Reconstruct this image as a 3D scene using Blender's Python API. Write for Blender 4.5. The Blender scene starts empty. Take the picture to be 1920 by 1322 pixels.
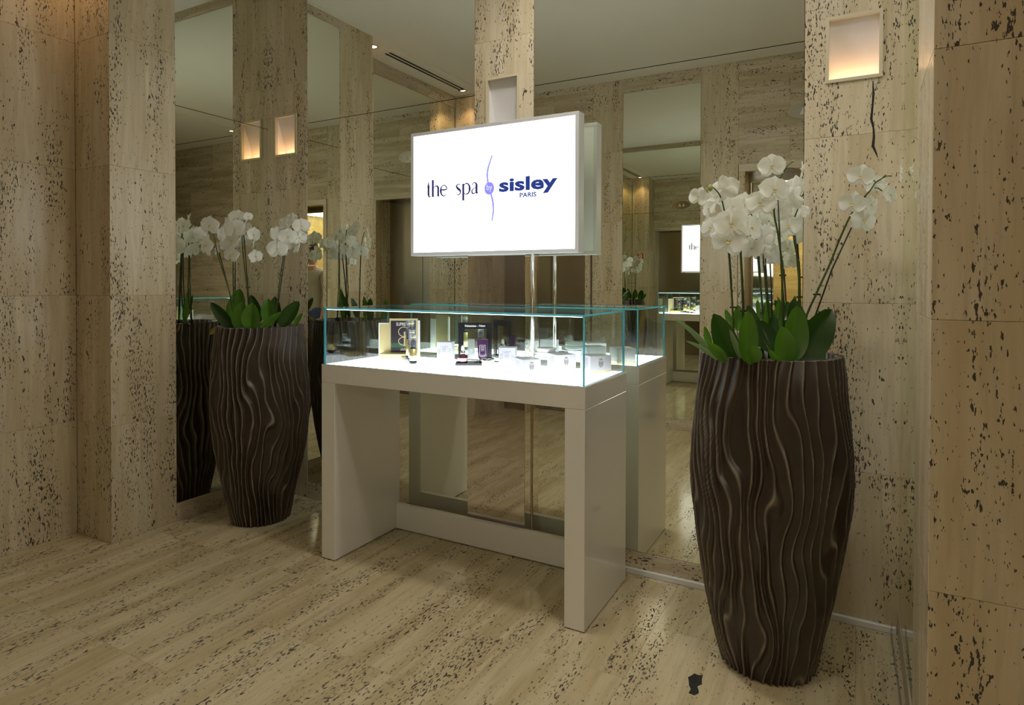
import bpy, bmesh, math, random
from mathutils import Vector, Matrix, noise
random.seed(7)
SC = bpy.context.scene
COL = SC.collection
R = math.radians

# ------------------------------------------------------------------ camera
CAM = Vector((3.4696, -2.9366, 1.40))
YAW, PITCH, ROLL, FPX = R(-28.6419), R(-0.7023), R(0.1414), 1179.98
FWD = Vector((math.sin(YAW) * math.cos(PITCH), math.cos(YAW) * math.cos(PITCH), math.sin(PITCH)))
r0 = Vector((math.cos(YAW), -math.sin(YAW), 0))
u0 = r0.cross(FWD)
RGT = math.cos(ROLL) * r0 + math.sin(ROLL) * u0
UPV = -math.sin(ROLL) * r0 + math.cos(ROLL) * u0
cd = bpy.data.cameras.new('camera')
cd.sensor_width = 36.0
cd.lens = FPX / 1920 * 36.0
cd.shift_y = -116.9 / 1920
cd.clip_start = 0.02
cam = bpy.data.objects.new('camera', cd)
COL.objects.link(cam)
cam.matrix_world = Matrix(((RGT.x, UPV.x, -FWD.x, CAM.x), (RGT.y, UPV.y, -FWD.y, CAM.y),
                           (RGT.z, UPV.z, -FWD.z, CAM.z), (0, 0, 0, 1)))
SC.camera = cam

# ------------------------------------------------------------------ world, exposure
w = bpy.data.worlds.new('world')
SC.world = w
w.use_nodes = True
w.node_tree.nodes['Background'].inputs[0].default_value = (0.9, 0.95, 1, 1)
w.node_tree.nodes['Background'].inputs[1].default_value = 0.02
SC.view_settings.view_transform = 'Standard'
SC.view_settings.look = 'None'
SC.view_settings.gamma = 1.0
SC.view_settings.use_curve_mapping = False
SC.view_settings.exposure = 0.66
SIGN_E, PANEL_E, CABIN_E, SCONCE_E, SPOT_W, KEY_W = 1.8, 3.6, 4.0, 4.8, 5.0, 58.0
cy = SC.cycles
cy.max_bounces = 11
cy.diffuse_bounces = 4
cy.glossy_bounces = 9
cy.transmission_bounces = 4
cy.transparent_max_bounces = 24
cy.sample_clamp_indirect = 6.0
cy.blur_glossy = 0.6
cy.filter_width = 1.1
cy.use_adaptive_sampling = True
cy.adaptive_threshold = 0.025
cy.use_denoising = True
cy.caustics_reflective = True

# ------------------------------------------------------------------ materials
MATS = {}
def newmat(name):
    m = bpy.data.materials.new(name)
    m.use_nodes = True
    nt = m.node_tree
    nt.nodes.clear()
    out = nt.nodes.new('ShaderNodeOutputMaterial')
    MATS[name] = m
    return m, nt, out
def N(nt, t, **kw):
    n = nt.nodes.new(t)
    for k, v in kw.items():
        if k.startswith('i_'):
            key = k[2:]
            n.inputs[int(key) if key.isdigit() else key.replace('_', ' ')].default_value = v
        else:
            setattr(n, k, v)
    return n
def plain(name, col, rough=0.5, metal=0.0, spec=0.5, coat=0.0, var=0.0, bump=0.0, scale=40.0):
    m, nt, out = newmat(name)
    b = N(nt, 'ShaderNodeBsdfPrincipled')
    b.inputs['Base Color'].default_value = (*col, 1)
    b.inputs['Roughness'].default_value = rough
    b.inputs['Metallic'].default_value = metal
    b.inputs['Specular IOR Level'].default_value = spec
    b.inputs['Coat Weight'].default_value = coat
    b.inputs['Coat Roughness'].default_value = 0.06
    if var or bump:
        tc = N(nt, 'ShaderNodeTexCoord')
        no = N(nt, 'ShaderNodeTexNoise', i_Scale=scale, i_Detail=4.0)
        nt.links.new(tc.outputs['Object'], no.inputs['Vector'])
        if var:
            mx = N(nt, 'ShaderNodeMix', data_type='RGBA')
            mx.inputs[6].default_value = (*[c * (1 - var) for c in col], 1)
            mx.inputs[7].default_value = (*[min(1, c * (1 + var)) for c in col], 1)
            nt.links.new(no.outputs['Fac'], mx.inputs[0])
            nt.links.new(mx.outputs[2], b.inputs['Base Color'])
        if bump:
            bp = N(nt, 'ShaderNodeBump', i_Strength=bump, i_Distance=0.002)
            nt.links.new(no.outputs['Fac'], bp.inputs['Height'])
            nt.links.new(bp.outputs['Normal'], b.inputs['Normal'])
    nt.links.new(b.outputs[0], out.inputs[0])
    return m
def emit(name, col, s):
    m, nt, out = newmat(name)
    e = N(nt, 'ShaderNodeEmission')
    e.inputs[0].default_value = (*col, 1)
    e.inputs[1].default_value = s
    nt.links.new(e.outputs[0], out.inputs[0])
    return m
def stone(name, along, light, dark, rough=0.28, pit=1.0, big=1.0):
    """travertine: bands and open pores drawn out along one axis"""
    m, nt, out = newmat(name)
    L = nt.links.new
    tc = N(nt, 'ShaderNodeTexCoord')
    oi = N(nt, 'ShaderNodeObjectInfo')
    off = N(nt, 'ShaderNodeVectorMath', operation='SCALE')
    off.inputs[0].default_value = (37.0, 91.0, 53.0)
    L(oi.outputs['Random'], off.inputs['Scale'])
    ad = N(nt, 'ShaderNodeVectorMath', operation='ADD')
    L(tc.outputs['Object'], ad.inputs[0])
    L(off.outputs[0], ad.inputs[1])
    warp = N(nt, 'ShaderNodeTexNoise', i_Scale=2.2, i_Detail=2.0)
    L(ad.outputs[0], warp.inputs['Vector'])
    wv = N(nt, 'ShaderNodeVectorMath', operation='SCALE')
    wv.inputs['Scale'].default_value = 0.05
    L(warp.outputs['Color'], wv.inputs[0])
    ad2 = N(nt, 'ShaderNodeVectorMath', operation='ADD')
    L(ad.outputs[0], ad2.inputs[0])
    L(wv.outputs[0], ad2.inputs[1])
    def nz(across, al, det=3.0, rgh=0.55):
        v = N(nt, 'ShaderNodeVectorMath', operation='MULTIPLY')
        s = [across] * 3
        s['XYZ'.index(along)] = al
        v.inputs[1].default_value = s
        L(ad2.outputs[0], v.inputs[0])
        n = N(nt, 'ShaderNodeTexNoise', i_Scale=1.0, i_Detail=det, i_Roughness=rgh)
        L(v.outputs[0], n.inputs['Vector'])
        return n.outputs['Fac']
    def ramp(src, a, b):
        r = N(nt, 'ShaderNodeMapRange', interpolation_type='SMOOTHSTEP')
        r.inputs['From Min'].default_value = a
        r.inputs['From Max'].default_value = b
        L(src, r.inputs['Value'])
        return r.outputs[0]
    def mth(op, a, b):
        n = N(nt, 'ShaderNodeMath', operation=op)
        for i, x in enumerate((a, b)):
            if isinstance(x, (int, float)):
                n.inputs[i].default_value = x
            else:
                L(x, n.inputs[i])
        return n.outputs[0]
    def mixc(f, a, b):
        n = N(nt, 'ShaderNodeMix', data_type='RGBA')
        L(f, n.inputs[0])
        for i, x in ((6, a), (7, b)):
            if isinstance(x, tuple):
                n.inputs[i].default_value = (*x, 1)
            else:
                L(x, n.inputs[i])
        return n.outputs[2]
    band = ramp(nz(9, 0.8, 5), 0.36, 0.64)
    c = mixc(band, dark, light)
    fine = ramp(nz(55, 3.5, 3), 0.40, 0.72)
    c = mixc(mth('MULTIPLY', fine, 0.35), c, tuple(x * 0.72 for x in dark))
    pale = ramp(nz(16, 1.1, 2), 0.60, 0.74)
    c = mixc(mth('MULTIPLY', pale, 0.5), c, tuple(min(1, x * 1.18) for x in light))
    mask = ramp(nz(13, 1.6, 4), 0.40, 0.64)
    p1 = mth('ADD', nz(150, 48, 2.5, 0.6), mth('MULTIPLY', mask, 0.118 * pit))
    p1 = ramp(p1, 0.672, 0.710)
    mask2 = ramp(nz(7, 1.8, 2), 0.48, 0.66)
    p2 = mth('ADD', nz(70, 26, 2.5, 0.6), mth('MULTIPLY', mask2, 0.10 * big))
    p2 = ramp(p2, 0.728, 0.752)
    p = mth('MAXIMUM', p1, p2)
    c = mixc(mth('MULTIPLY', p, 0.93), c, (0.022, 0.018, 0.016))
    b = N(nt, 'ShaderNodeBsdfPrincipled')
    L(c, b.inputs['Base Color'])
    L(mth('ADD', mth('MULTIPLY', p, 0.5), rough), b.inputs['Roughness'])
    b.inputs['Specular IOR Level'].default_value = 0.4
    L(b.outputs[0], out.inputs[0])
    return m
SL, SD = (0.67, 0.58, 0.42), (0.57, 0.468, 0.305)
stone('stone_v', 'Z', SL, SD, 0.24)
stone('stone_hx', 'X', (0.70, 0.615, 0.465), (0.53, 0.445, 0.30), 0.26, 1.0, 1.0)
stone('stone_hy', 'Y', (0.65, 0.57, 0.42), (0.50, 0.42, 0.285), 0.26, 0.9, 0.7)
stone('stone_floor', 'Y', (0.61, 0.525, 0.345), (0.50, 0.41, 0.24), 0.13, 1.1, 1.0)
stone('stone_cabin', 'X', (0.52, 0.40, 0.17), (0.40, 0.29, 0.11), 0.35, 0.4, 0.2)

def mirror_mat(name, col, rough=0.0, wavy=0.0):
    m, nt, out = newmat(name)
    g = N(nt, 'ShaderNodeBsdfAnisotropic')
    g.inputs['Color'].default_value = (*col, 1)
    g.inputs['Roughness'].default_value = rough
    if wavy:
        tc = N(nt, 'ShaderNodeTexCoord')
        v = N(nt, 'ShaderNodeVectorMath', operation='MULTIPLY')
        v.inputs[1].default_value = (9, 9, 2.2)
        no = N(nt, 'ShaderNodeTexNoise', i_Scale=1.0, i_Detail=1.0)
        bp = N(nt, 'ShaderNodeBump', i_Strength=wavy, i_Distance=0.01)
        nt.links.new(tc.outputs['Object'], v.inputs[0])
        nt.links.new(v.outputs[0], no.inputs['Vector'])
        nt.links.new(no.outputs['Fac'], bp.inputs['Height'])
        nt.links.new(bp.outputs[0], g.inputs['Normal'])
    nt.links.new(g.outputs[0], out.inputs[0])
mirror_mat('mirror', (0.89, 0.915, 0.83))
mirror_mat('steel_mirror', (0.74, 0.70, 0.66), 0.03, 0.06)
mirror_mat('steel_brushed', (0.50, 0.46, 0.40), 0.22)
plain('backing', (0.03, 0.03, 0.028), 0.9, var=0.2)
plain('plaster', (0.82, 0.80, 0.71), 0.85, var=0.03, scale=3.0)
plain('lacquer', (0.88, 0.87, 0.845), 0.30, spec=0.5, coat=1.0, var=0.01)
plain('sign_frame', (0.62, 0.62, 0.62), 0.35, var=0.02)
plain('white_plastic', (0.78, 0.78, 0.76), 0.3, var=0.01)
plain('dark_plastic', (0.012, 0.012, 0.016), 0.25, var=0.1)
plain('black', (0.006, 0.006, 0.008), 0.4, var=0.1)
plain('pole_metal', (0.78, 0.76, 0.72), 0.18, metal=1.0, var=0.02)
plain('cream_metal', (0.62, 0.55, 0.38), 0.4, var=0.02)
plain('reflector', (0.80, 0.78, 0.78), 0.5, var=0.02)
plain('gold', (0.78, 0.64, 0.30), 0.28, metal=0.75, var=0.05, scale=20)
plain('gold_paper', (0.62, 0.52, 0.27), 0.35, metal=0.3, var=0.05, scale=20)
plain('silver', (0.75, 0.75, 0.75), 0.15, metal=1.0, var=0.02)
plain('navy_image', (0.020, 0.016, 0.030), 0.3, var=0.4, scale=25)
plain('green_image', (0.015, 0.14, 0.06), 0.3, var=0.6, scale=60)
plain('purple', (0.055, 0.018, 0.075), 0.3, var=0.06)
plain('wine', (0.09, 0.012, 0.025), 0.12, var=0.1)
plain('pink_label', (0.55, 0.42, 0.45), 0.4, var=0.05)
plain('box_white', (0.52, 0.52, 0.56), 0.35, var=0.02)
plain('jar_white', (0.78, 0.79, 0.82), 0.15, var=0.02)
plain('print_grey', (0.20, 0.20, 0.28), 0.6, var=0.1)
plain('print_gold', (0.10, 0.08, 0.04), 0.45, var=0.1)
plain('print_white', (0.85, 0.84, 0.82), 0.5, var=0.02)
plain('red_print', (0.50, 0.02, 0.03), 0.45, var=0.05)
plain('soil', (0.035, 0.025, 0.018), 0.95, var=0.6, bump=1.0, scale=120)
plain('stake', (0.020, 0.018, 0.014), 0.4, var=0.3)
plain('bud', (0.35, 0.42, 0.12), 0.5, var=0.2)
plain('lip', (0.74, 0.60, 0.20), 0.5, var=0.25, scale=300)
plain('leaf_yellow', (0.35, 0.27, 0.05), 0.45, var=0.25)
plain('skin', (0.36, 0.19, 0.12), 0.5, var=0.06)
plain('sweater', (0.30, 0.27, 0.20), 0.9, var=0.12, bump=0.5, scale=160)
plain('denim', (0.045, 0.065, 0.14), 0.85, var=0.3, bump=0.4, scale=200)
plain('shirt', (0.75, 0.75, 0.73), 0.7, var=0.03)
plain('hair', (0.03, 0.02, 0.015), 0.6, var=0.4, bump=0.6, scale=150)
plain('eye', (0.02, 0.02, 0.02), 0.1, var=0.1)
emit('sign_light', (1.0, 0.99, 1.0), SIGN_E)
emit('panel_light', (0.96, 0.98, 1.0), PANEL_E)
emit('cabin_light', (1.0, 0.93, 0.72), CABIN_E)
emit('sconce_light', (1.0, 0.56, 0.25), SCONCE_E)
emit('spot_light', (1.0, 0.60, 0.34), 14.0)
emit('fill_disc', (1.0, .965, .89), 3.0)  # face of the added, unseen fill lamps
emit('glint_line', (0.95, 0.95, 1.0), 3.0)  # glow standing in for a reflection along the case edge
emit('ink_navy', (0.018, 0.034, 0.16), 1.0)
emit('ink_serif', (0.03, 0.035, 0.12), 0.7)
emit('ink_lilac', (0.20, 0.19, 0.62), 1.0)
emit('ink_white', (0.50, 0.50, 0.75), 1.0)
emit('ink_pale', (0.26, 0.27, 0.60), 0.9)
# thin clear glass and its green edges
def thin_fresnel(nt, ior):
    g = N(nt, 'ShaderNodeNewGeometry')
    r = N(nt, 'ShaderNodeMapRange')
    r.inputs['To Min'].default_value = ior
    r.inputs['To Max'].default_value = 1 / ior
    nt.links.new(g.outputs['Backfacing'], r.inputs['Value'])
    f = N(nt, 'ShaderNodeFresnel')
    nt.links.new(r.outputs[0], f.inputs['IOR'])
    return f
m, nt, out = newmat('glass')
tr = N(nt, 'ShaderNodeBsdfTransparent'); tr.inputs[0].default_value = (0.945, 0.975, 0.97, 1)
gl = N(nt, 'ShaderNodeBsdfAnisotropic'); gl.inputs['Roughness'].default_value = 0.0
fr = thin_fresnel(nt, 1.45)
mx = N(nt, 'ShaderNodeMixShader')
nt.links.new(fr.outputs[0], mx.inputs[0]); nt.links.new(tr.outputs[0], mx.inputs[1]); nt.links.new(gl.outputs[0], mx.inputs[2])
nt.links.new(mx.outputs[0], out.inputs[0])
m, nt, out = newmat('glass_edge')
tr = N(nt, 'ShaderNodeBsdfTranslucent'); tr.inputs[0].default_value = (0.14, 0.52, 0.58, 1)
df = N(nt, 'ShaderNodeBsdfPrincipled'); df.inputs['Base Color'].default_value = (0.07, 0.34, 0.40, 1); df.inputs['Roughness'].default_value = 0.08
mx = N(nt, 'ShaderNodeMixShader', i_0=0.45)
nt.links.new(tr.outputs[0], mx.inputs[1]); nt.links.new(df.outputs[0], mx.inputs[2]); nt.links.new(mx.outputs[0], out.inputs[0])
m, nt, out = newmat('acrylic')
tr = N(nt, 'ShaderNodeBsdfTransparent'); tr.inputs[0].default_value = (0.86, 0.88, 0.93, 1)
gl = N(nt, 'ShaderNodeBsdfAnisotropic'); gl.inputs['Roughness'].default_value = 0.02
fr = thin_fresnel(nt, 1.5)
mx = N(nt, 'ShaderNodeMixShader')
nt.links.new(fr.outputs[0], mx.inputs[0]); nt.links.new(tr.outputs[0], mx.inputs[1]); nt.links.new(gl.outputs[0], mx.inputs[2])
nt.links.new(mx.outputs[0], out.inputs[0])
# orchid petals: white, letting light through
m, nt, out = newmat('petal')
tc = N(nt, 'ShaderNodeTexCoord')
no = N(nt, 'ShaderNodeTexNoise', i_Scale=22.0, i_Detail=3.0)
nt.links.new(tc.outputs['Object'], no.inputs['Vector'])
mc = N(nt, 'ShaderNodeMix', data_type='RGBA'); mc.inputs[6].default_value = (0.86, 0.86, 0.80, 1); mc.inputs[7].default_value = (0.95, 0.94, 0.93, 1)
nt.links.new(no.outputs['Fac'], mc.inputs[0])
a = N(nt, 'ShaderNodeBsdfPrincipled'); a.inputs['Roughness'].default_value = 0.55; a.inputs['Specular IOR Level'].default_value = 0.25
b = N(nt, 'ShaderNodeBsdfTranslucent'); b.inputs[0].default_value = (0.88, 0.90, 0.78, 1)
nt.links.new(mc.outputs[2], a.inputs['Base Color'])
mx = N(nt, 'ShaderNodeMixShader', i_0=0.42)
nt.links.new(a.outputs[0], mx.inputs[1]); nt.links.new(b.outputs[0], mx.inputs[2]); nt.links.new(mx.outputs[0], out.inputs[0])
def leafmat(name, c1, c2):
    m, nt, out = newmat(name)
    tc = N(nt, 'ShaderNodeTexCoord')
    no = N(nt, 'ShaderNodeTexNoise', i_Scale=14.0, i_Detail=4.0)
    nt.links.new(tc.outputs['Object'], no.inputs['Vector'])
    mc = N(nt, 'ShaderNodeMix', data_type='RGBA'); mc.inputs[6].default_value = (*c1, 1); mc.inputs[7].default_value = (*c2, 1)
    nt.links.new(no.outputs['Fac'], mc.inputs[0])
    a = N(nt, 'ShaderNodeBsdfPrincipled'); a.inputs['Roughness'].default_value = 0.27
    nt.links.new(mc.outputs[2], a.inputs['Base Color'])
    b = N(nt, 'ShaderNodeBsdfTranslucent'); b.inputs[0].default_value = (c2[0] * 1.6, c2[1] * 1.6, c2[2], 1)
    mx = N(nt, 'ShaderNodeMixShader', i_0=0.22)
    nt.links.new(a.outputs[0], mx.inputs[1]); nt.links.new(b.outputs[0], mx.inputs[2]); nt.links.new(mx.outputs[0], out.inputs[0])
leafmat('leaf', (0.035, 0.115, 0.010), (0.095, 0.225, 0.020))
leafmat('leaf_dark', (0.012, 0.045, 0.006), (0.030, 0.085, 0.012))
leafmat('leaf_grey', (0.13, 0.21, 0.12), (0.18, 0.28, 0.16))
leafmat('stem', (0.045, 0.075, 0.012), (0.085, 0.13, 0.025))
# planter: brown resin, grey crest wear; dark troughs and bright crests paint in shading
m, nt, out = newmat('planter')
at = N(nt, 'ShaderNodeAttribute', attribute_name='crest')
tc = N(nt, 'ShaderNodeTexCoord')
no = N(nt, 'ShaderNodeTexNoise', i_Scale=9.0, i_Detail=5.0)
nt.links.new(tc.outputs['Object'], no.inputs['Vector'])
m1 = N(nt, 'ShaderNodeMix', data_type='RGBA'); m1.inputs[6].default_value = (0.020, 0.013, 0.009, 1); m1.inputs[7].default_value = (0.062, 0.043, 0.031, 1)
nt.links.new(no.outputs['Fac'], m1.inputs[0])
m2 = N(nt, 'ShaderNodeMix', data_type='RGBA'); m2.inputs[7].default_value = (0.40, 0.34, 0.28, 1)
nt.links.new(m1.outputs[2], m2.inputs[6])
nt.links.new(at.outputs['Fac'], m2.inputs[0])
b = N(nt, 'ShaderNodeBsdfPrincipled'); b.inputs['Roughness'].default_value = 0.36; b.inputs['Specular IOR Level'].default_value = 0.55
nt.links.new(m2.outputs[2], b.inputs['Base Color'])
nt.links.new(b.outputs[0], out.inputs[0])

# ------------------------------------------------------------------ mesh helpers
class MB:
    def __init__(s):
        s.v, s.f, s.mi, s.sm = [], [], [], []
    def add(s, vs, fs, mi=0, smooth=False):
        o = len(s.v)
        s.v += [tuple(v) for v in vs]
        for f in fs:
            s.f.append([i + o for i in f]); s.mi.append(mi); s.sm.append(smooth)
        return s
    def box(s, a, b, mi=0, bev=0.0):
        x0, y0, z0 = [min(p, q) for p, q in zip(a, b)]
        x1, y1, z1 = [max(p, q) for p, q in zip(a, b)]
        if bev <= 0:
            return s.add([(x0, y0, z0), (x1, y0, z0), (x1, y1, z0), (x0, y1, z0), (x0, y0, z1), (x1, y0, z1), (x1, y1, z1), (x0, y1, z1)],
                         [(0, 3, 2, 1), (4, 5, 6, 7), (0, 1, 5, 4), (1, 2, 6, 5), (2, 3, 7, 6), (3, 0, 4, 7)], mi)
        vs, ix = [], {}
        lo, hi = (x0, y0, z0), (x1, y1, z1)
        for sx in (0, 1):
            for sy in (0, 1):
                for sz in (0, 1):
                    c = [(lo, hi)[q][k] for k, q in enumerate((sx, sy, sz))]
                    d = [(1, -1)[q] * bev for q in (sx, sy, sz)]
                    for ax in range(3):
                        p = [c[k] + (0 if k == ax else d[k]) for k in range(3)]
                        ix[(sx, sy, sz, ax)] = len(vs); vs.append(p)
        fs = []
        for ax in range(3):
            o1, o2 = [(1, 2), (2, 0), (0, 1)][ax]
            for q in (0, 1):
                loop = []
                for aa, bb in ((0, 0), (1, 0), (1, 1), (0, 1)):
                    k = [0, 0, 0]; k[ax] = q; k[o1] = aa; k[o2] = bb
                    loop.append(ix[(*k, ax)])
                fs.append(loop if q else loop[::-1])
        for ax in range(3):
            o1, o2 = [(1, 2), (2, 0), (0, 1)][ax]
            for aa in (0, 1):
                for bb in (0, 1):
                    k0 = [0, 0, 0]; k0[o1] = aa; k0[o2] = bb; k1 = list(k0); k1[ax] = 1
                    l = [ix[(*k0, o1)], ix[(*k1, o1)], ix[(*k1, o2)], ix[(*k0, o2)]]
                    fs.append(l)
        for key in [(a_, b_, c_) for a_ in (0, 1) for b_ in (0, 1) for c_ in (0, 1)]:
            fs.append([ix[(*key, 0)], ix[(*key, 1)], ix[(*key, 2)]])
        return s.add(vs, fs, mi)
    def prism(s, pts, d, mi=0, frame=None):
        """pts: (u,v) outline; extruded along the frame's third axis by d"""
        o, U, V, W = frame or (Vector((0, 0, 0)), Vector((1, 0, 0)), Vector((0, 0, 1)), Vector((0, -1, 0)))
        n = len(pts)
        a = [o + U * p[0] + V * p[1] for p in pts]
        b = [p + W * d for p in a]
        return s.add(a + b, [list(range(n))[::-1], list(range(n, 2 * n))] + [(i, (i + 1) % n, (i + 1) % n + n, i + n) for i in range(n)], mi)
    def lathe(s, prof, n=24, mi=0, c=(0, 0, 0), cap=True):
        vs = []
        for r, z in prof:
            for k in range(n):
                t = 2 * math.pi * k / n
                vs.append((c[0] + r * math.cos(t), c[1] + r * math.sin(t), c[2] + z))
        fs = []
        for j in range(len(prof) - 1):
            for k in range(n):
                fs.append((j * n + k, j * n + (k + 1) % n, (j + 1) * n + (k + 1) % n, (j + 1) * n + k))
        s.add(vs, fs, mi, True)
        if cap:
            o = len(s.v) - len(vs)
            s.f.append([o + k for k in range(n)][::-1]); s.mi.append(mi); s.sm.append(False)
            o2 = o + (len(prof) - 1) * n
            s.f.append([o2 + k for k in range(n)]); s.mi.append(mi); s.sm.append(False)
        return s
    def tube(s, pts, rad, n=8, mi=0):
        pts = [Vector(p) for p in pts]
        rads = rad if isinstance(rad, (list, tuple)) else [rad] * len(pts)
        vs = []
        prev = None
        for i, p in enumerate(pts):
            t = (pts[min(i + 1, len(pts) - 1)] - pts[max(i - 1, 0)]).normalized()
            if prev is None:
                prev = t.orthogonal().normalized()
            a = (prev - t * prev.dot(t)).normalized()
            prev = a
            b = t.cross(a)
            for k in range(n):
                q = 2 * math.pi * k / n
                vs.append(p + (a * math.cos(q) + b * math.sin(q)) * rads[i])
        fs = [(j * n + k, j * n + (k + 1) % n, (j + 1) * n + (k + 1) % n, (j + 1) * n + k) for j in range(len(pts) - 1) for k in range(n)]
        fs += [list(range(n))[::-1], [(len(pts) - 1) * n + k for k in range(n)]]
        return s.add(vs, fs, mi, True)
    def mesh(s, name, mats, origin=None):
        me = bpy.data.meshes.new(name)
        o = Vector(origin) if origin else Vector((0, 0, 0))
        me.from_pydata([tuple(Vector(v) - o) for v in s.v], [], s.f)
        for mt in (mats if isinstance(mats, (list, tuple)) else [mats]):
            me.materials.append(MATS[mt])
        me.polygons.foreach_set('material_index', s.mi)
        me.polygons.foreach_set('use_smooth', s.sm)
        me.update()
        return me
    def build(s, name, mats, parent=None, center=True, origin=None):
        if origin is None:
            if center and s.v:
                lo = [min(v[k] for v in s.v) for k in range(3)]
                hi = [max(v[k] for v in s.v) for k in range(3)]
                origin = [(p + q) / 2 for p, q in zip(lo, hi)]
            else:
                origin = (0, 0, 0)
        me = s.mesh(name, mats, origin)
        return put(name, me, origin, parent)
def put(name, me, loc=(0, 0, 0), parent=None):
    ob = bpy.data.objects.new(name, me)
    COL.objects.link(ob)
    ob.matrix_world = Matrix.Translation(Vector(loc))
    if parent is not None:
        setpar(ob, parent)
    return ob
WM = {}
def setpar(ob, parent):
    """keep the world placement; parents here are only translated"""
    t = Vector((0, 0, 0)); p = parent
    while p is not None:
        t += p.location; p = p.parent
    ob.parent = parent
    ob.location = ob.location - t
def tag(o, label=None, cat=None, group=None, kind=None):
    for k, v_ in (('label', label), ('category', cat), ('group', group), ('kind', kind)):
        if v_:
            o[k] = v_
    return o
def empty(name, loc, label, cat, group=None):
    o = bpy.data.objects.new(name, None)
    o.empty_display_size = 0.05
    COL.objects.link(o)
    o.location = loc
    return tag(o, label, cat, group)
def spline(pts, k=6):
    pts = [Vector(p) for p in pts]
    P_ = [2 * pts[0] - pts[1]] + pts + [2 * pts[-1] - pts[-2]]
    out_ = []
    for i in range(1, len(P_) - 2):
        for j in range(k):
            t = j / k
            a, b, c, d = P_[i - 1], P_[i], P_[i + 1], P_[i + 2]
            out_.append(0.5 * ((2 * b) + (c - a) * t + (2 * a - 5 * b + 4 * c - d) * t * t + (3 * b - a - 3 * c + d) * t ** 3))
    out_.append(pts[-1])
    return out_
def textmesh(body, size, mat, bold=0.0, sx=1.0, align='CENTER', depth=0.0006, spacing=1.0):
    """flat lettering in the X-Z plane facing -Y; returns a mesh"""
    cu = bpy.data.curves.new('lettering', 'FONT')
    cu.body = body; cu.size = size; cu.align_x = align; cu.offset = bold; cu.extrude = depth / 2
    cu.resolution_u = 3; cu.space_character = spacing
    ob = bpy.data.objects.new('lettering', cu)
    COL.objects.link(ob)
    bpy.context.view_layer.update()
    me = bpy.data.meshes.new_from_object(ob.evaluated_get(bpy.context.evaluated_depsgraph_get()))
    bpy.data.objects.remove(ob)
    bpy.data.curves.remove(cu)
    me.transform(Matrix(((sx, 0, 0, 0), (0, 0, -1, 0), (0, 1, 0, 0), (0, 0, 0, 1))))
    me.materials.clear(); me.materials.append(MATS[mat])
    return me
def at_px(px, py, depth):
    """point seen at a photo pixel, at a given distance along the view axis"""
    return CAM + FWD * depth + RGT * ((px - 960) * depth / FPX) - UPV * ((py - 661 + 116.9) * depth / FPX)

# ------------------------------------------------------------------ room shell
XR, YO = 3.6265, -3.058           # right wall plane, wall opposite
ZC = 3.40                          # ceiling height at the sides
XE = 6.6                           # end of the passage
ZW = 3.42                          # slabs run a little above the ceiling
ZJ = [0.0, 0.626, 1.318, 2.008, 2.70, ZW]
ZS, ZP, ZT = 2.4233, 0.104, 3.335  # mirror seam, plinth, mirror top
G = 0.0003
def slab(parent, a, b, mat='stone_v', name='slab', bev=0.0012):
    return MB().box(a, b, 0, bev).build(name, mat, parent)
def shell(name, a, b, mat='backing'):
    o = MB().box(a, b).build(name, mat)
    return tag(o, kind='structure')
def col_y(parent, x0, x1, yf, back, zs=ZJ, mat='stone_v', hole=None):
    """vertical stack of slabs on a wall facing +-Y (front at yf, thickness towards back)"""
    for z0, z1 in zip(zs, zs[1:]):
        if hole and z0 < hole[2] and z1 > hole[3]:
            hx0, hx1, h0, h1 = hole
            mb = MB()
            y1 = yf + back
            mb.box((x0 + G, yf, z0 + G), (hx0, y1, z1 - G)); mb.box((hx1, yf, z0 + G), (x1 - G, y1, z1 - G))
            mb.box((hx0, yf, z0 + G), (hx1, y1, h0)); mb.box((hx0, yf, h1), (hx1, y1, z1 - G))
            mb.build('slab', mat, parent)
        else:
            slab(parent, (x0 + G, yf, z0 + G), (x1 - G, yf + back, z1 - G), mat)
def col_x(parent, y0, y1, xf, back, zs=ZJ, mat='stone_v'):
    for z0, z1 in zip(zs, zs[1:]):
        slab(parent, (xf, y0 + G, z0 + G), (xf + back, y1 - G, z1 - G), mat)
def mirror_y(parent, x0, x1, yf, back, zt=ZT, seam=True):
    s = 1 if back > 0 else -1
    for z0, z1 in ((ZP, ZS), (ZS, zt)) if seam else ((ZP, zt),):
        MB().box((x0 + .002, yf + s * .003, z0 + .0015), (x1 - .002, yf + s * .008, z1 - .0015)).build('mirror_panel', 'mirror', parent)
    n = max(1, round((x1 - x0) / 0.62))
    for k in range(n):
        a_, b_ = x0 + (x1 - x0) * k / n, x0 + (x1 - x0) * (k + 1) / n
        slab(parent, (a_ + G, yf, G), (b_ - G, yf + back, ZP - .001), 'stone_hx', 'plinth_stone')
        slab(parent, (a_ + G, yf, zt + .001), (b_ - G, yf + back, ZW), 'stone_hx', 'head_stone')
def mirror_x(parent, y0, y1, xf, back, zt=ZT, seam=True):
    s = 1 if back > 0 else -1
    for z0, z1 in ((ZP, ZS), (ZS, zt)) if seam else ((ZP, zt),):
        MB().box((xf + s * .003, y0 + .001, z0 + .0015), (xf + s * .008, y1 - (.001 if y1 < 0 else 0), z1 - .0015)).build('mirror_panel', 'mirror', parent)
    n = max(1, round((y1 - y0) / 0.62))
    for k in range(n):
        a_, b_ = y0 + (y1 - y0) * k / n, y0 + (y1 - y0) * (k + 1) / n
        slab(parent, (xf, a_ + G, G), (xf + back, b_ - G, ZP - .001), 'stone_hy', 'plinth_stone')
        slab(parent, (xf, a_ + G, zt + .001), (xf + back, b_ - G, ZW), 'stone_hy', 'head_stone')
T = 0.022
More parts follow.
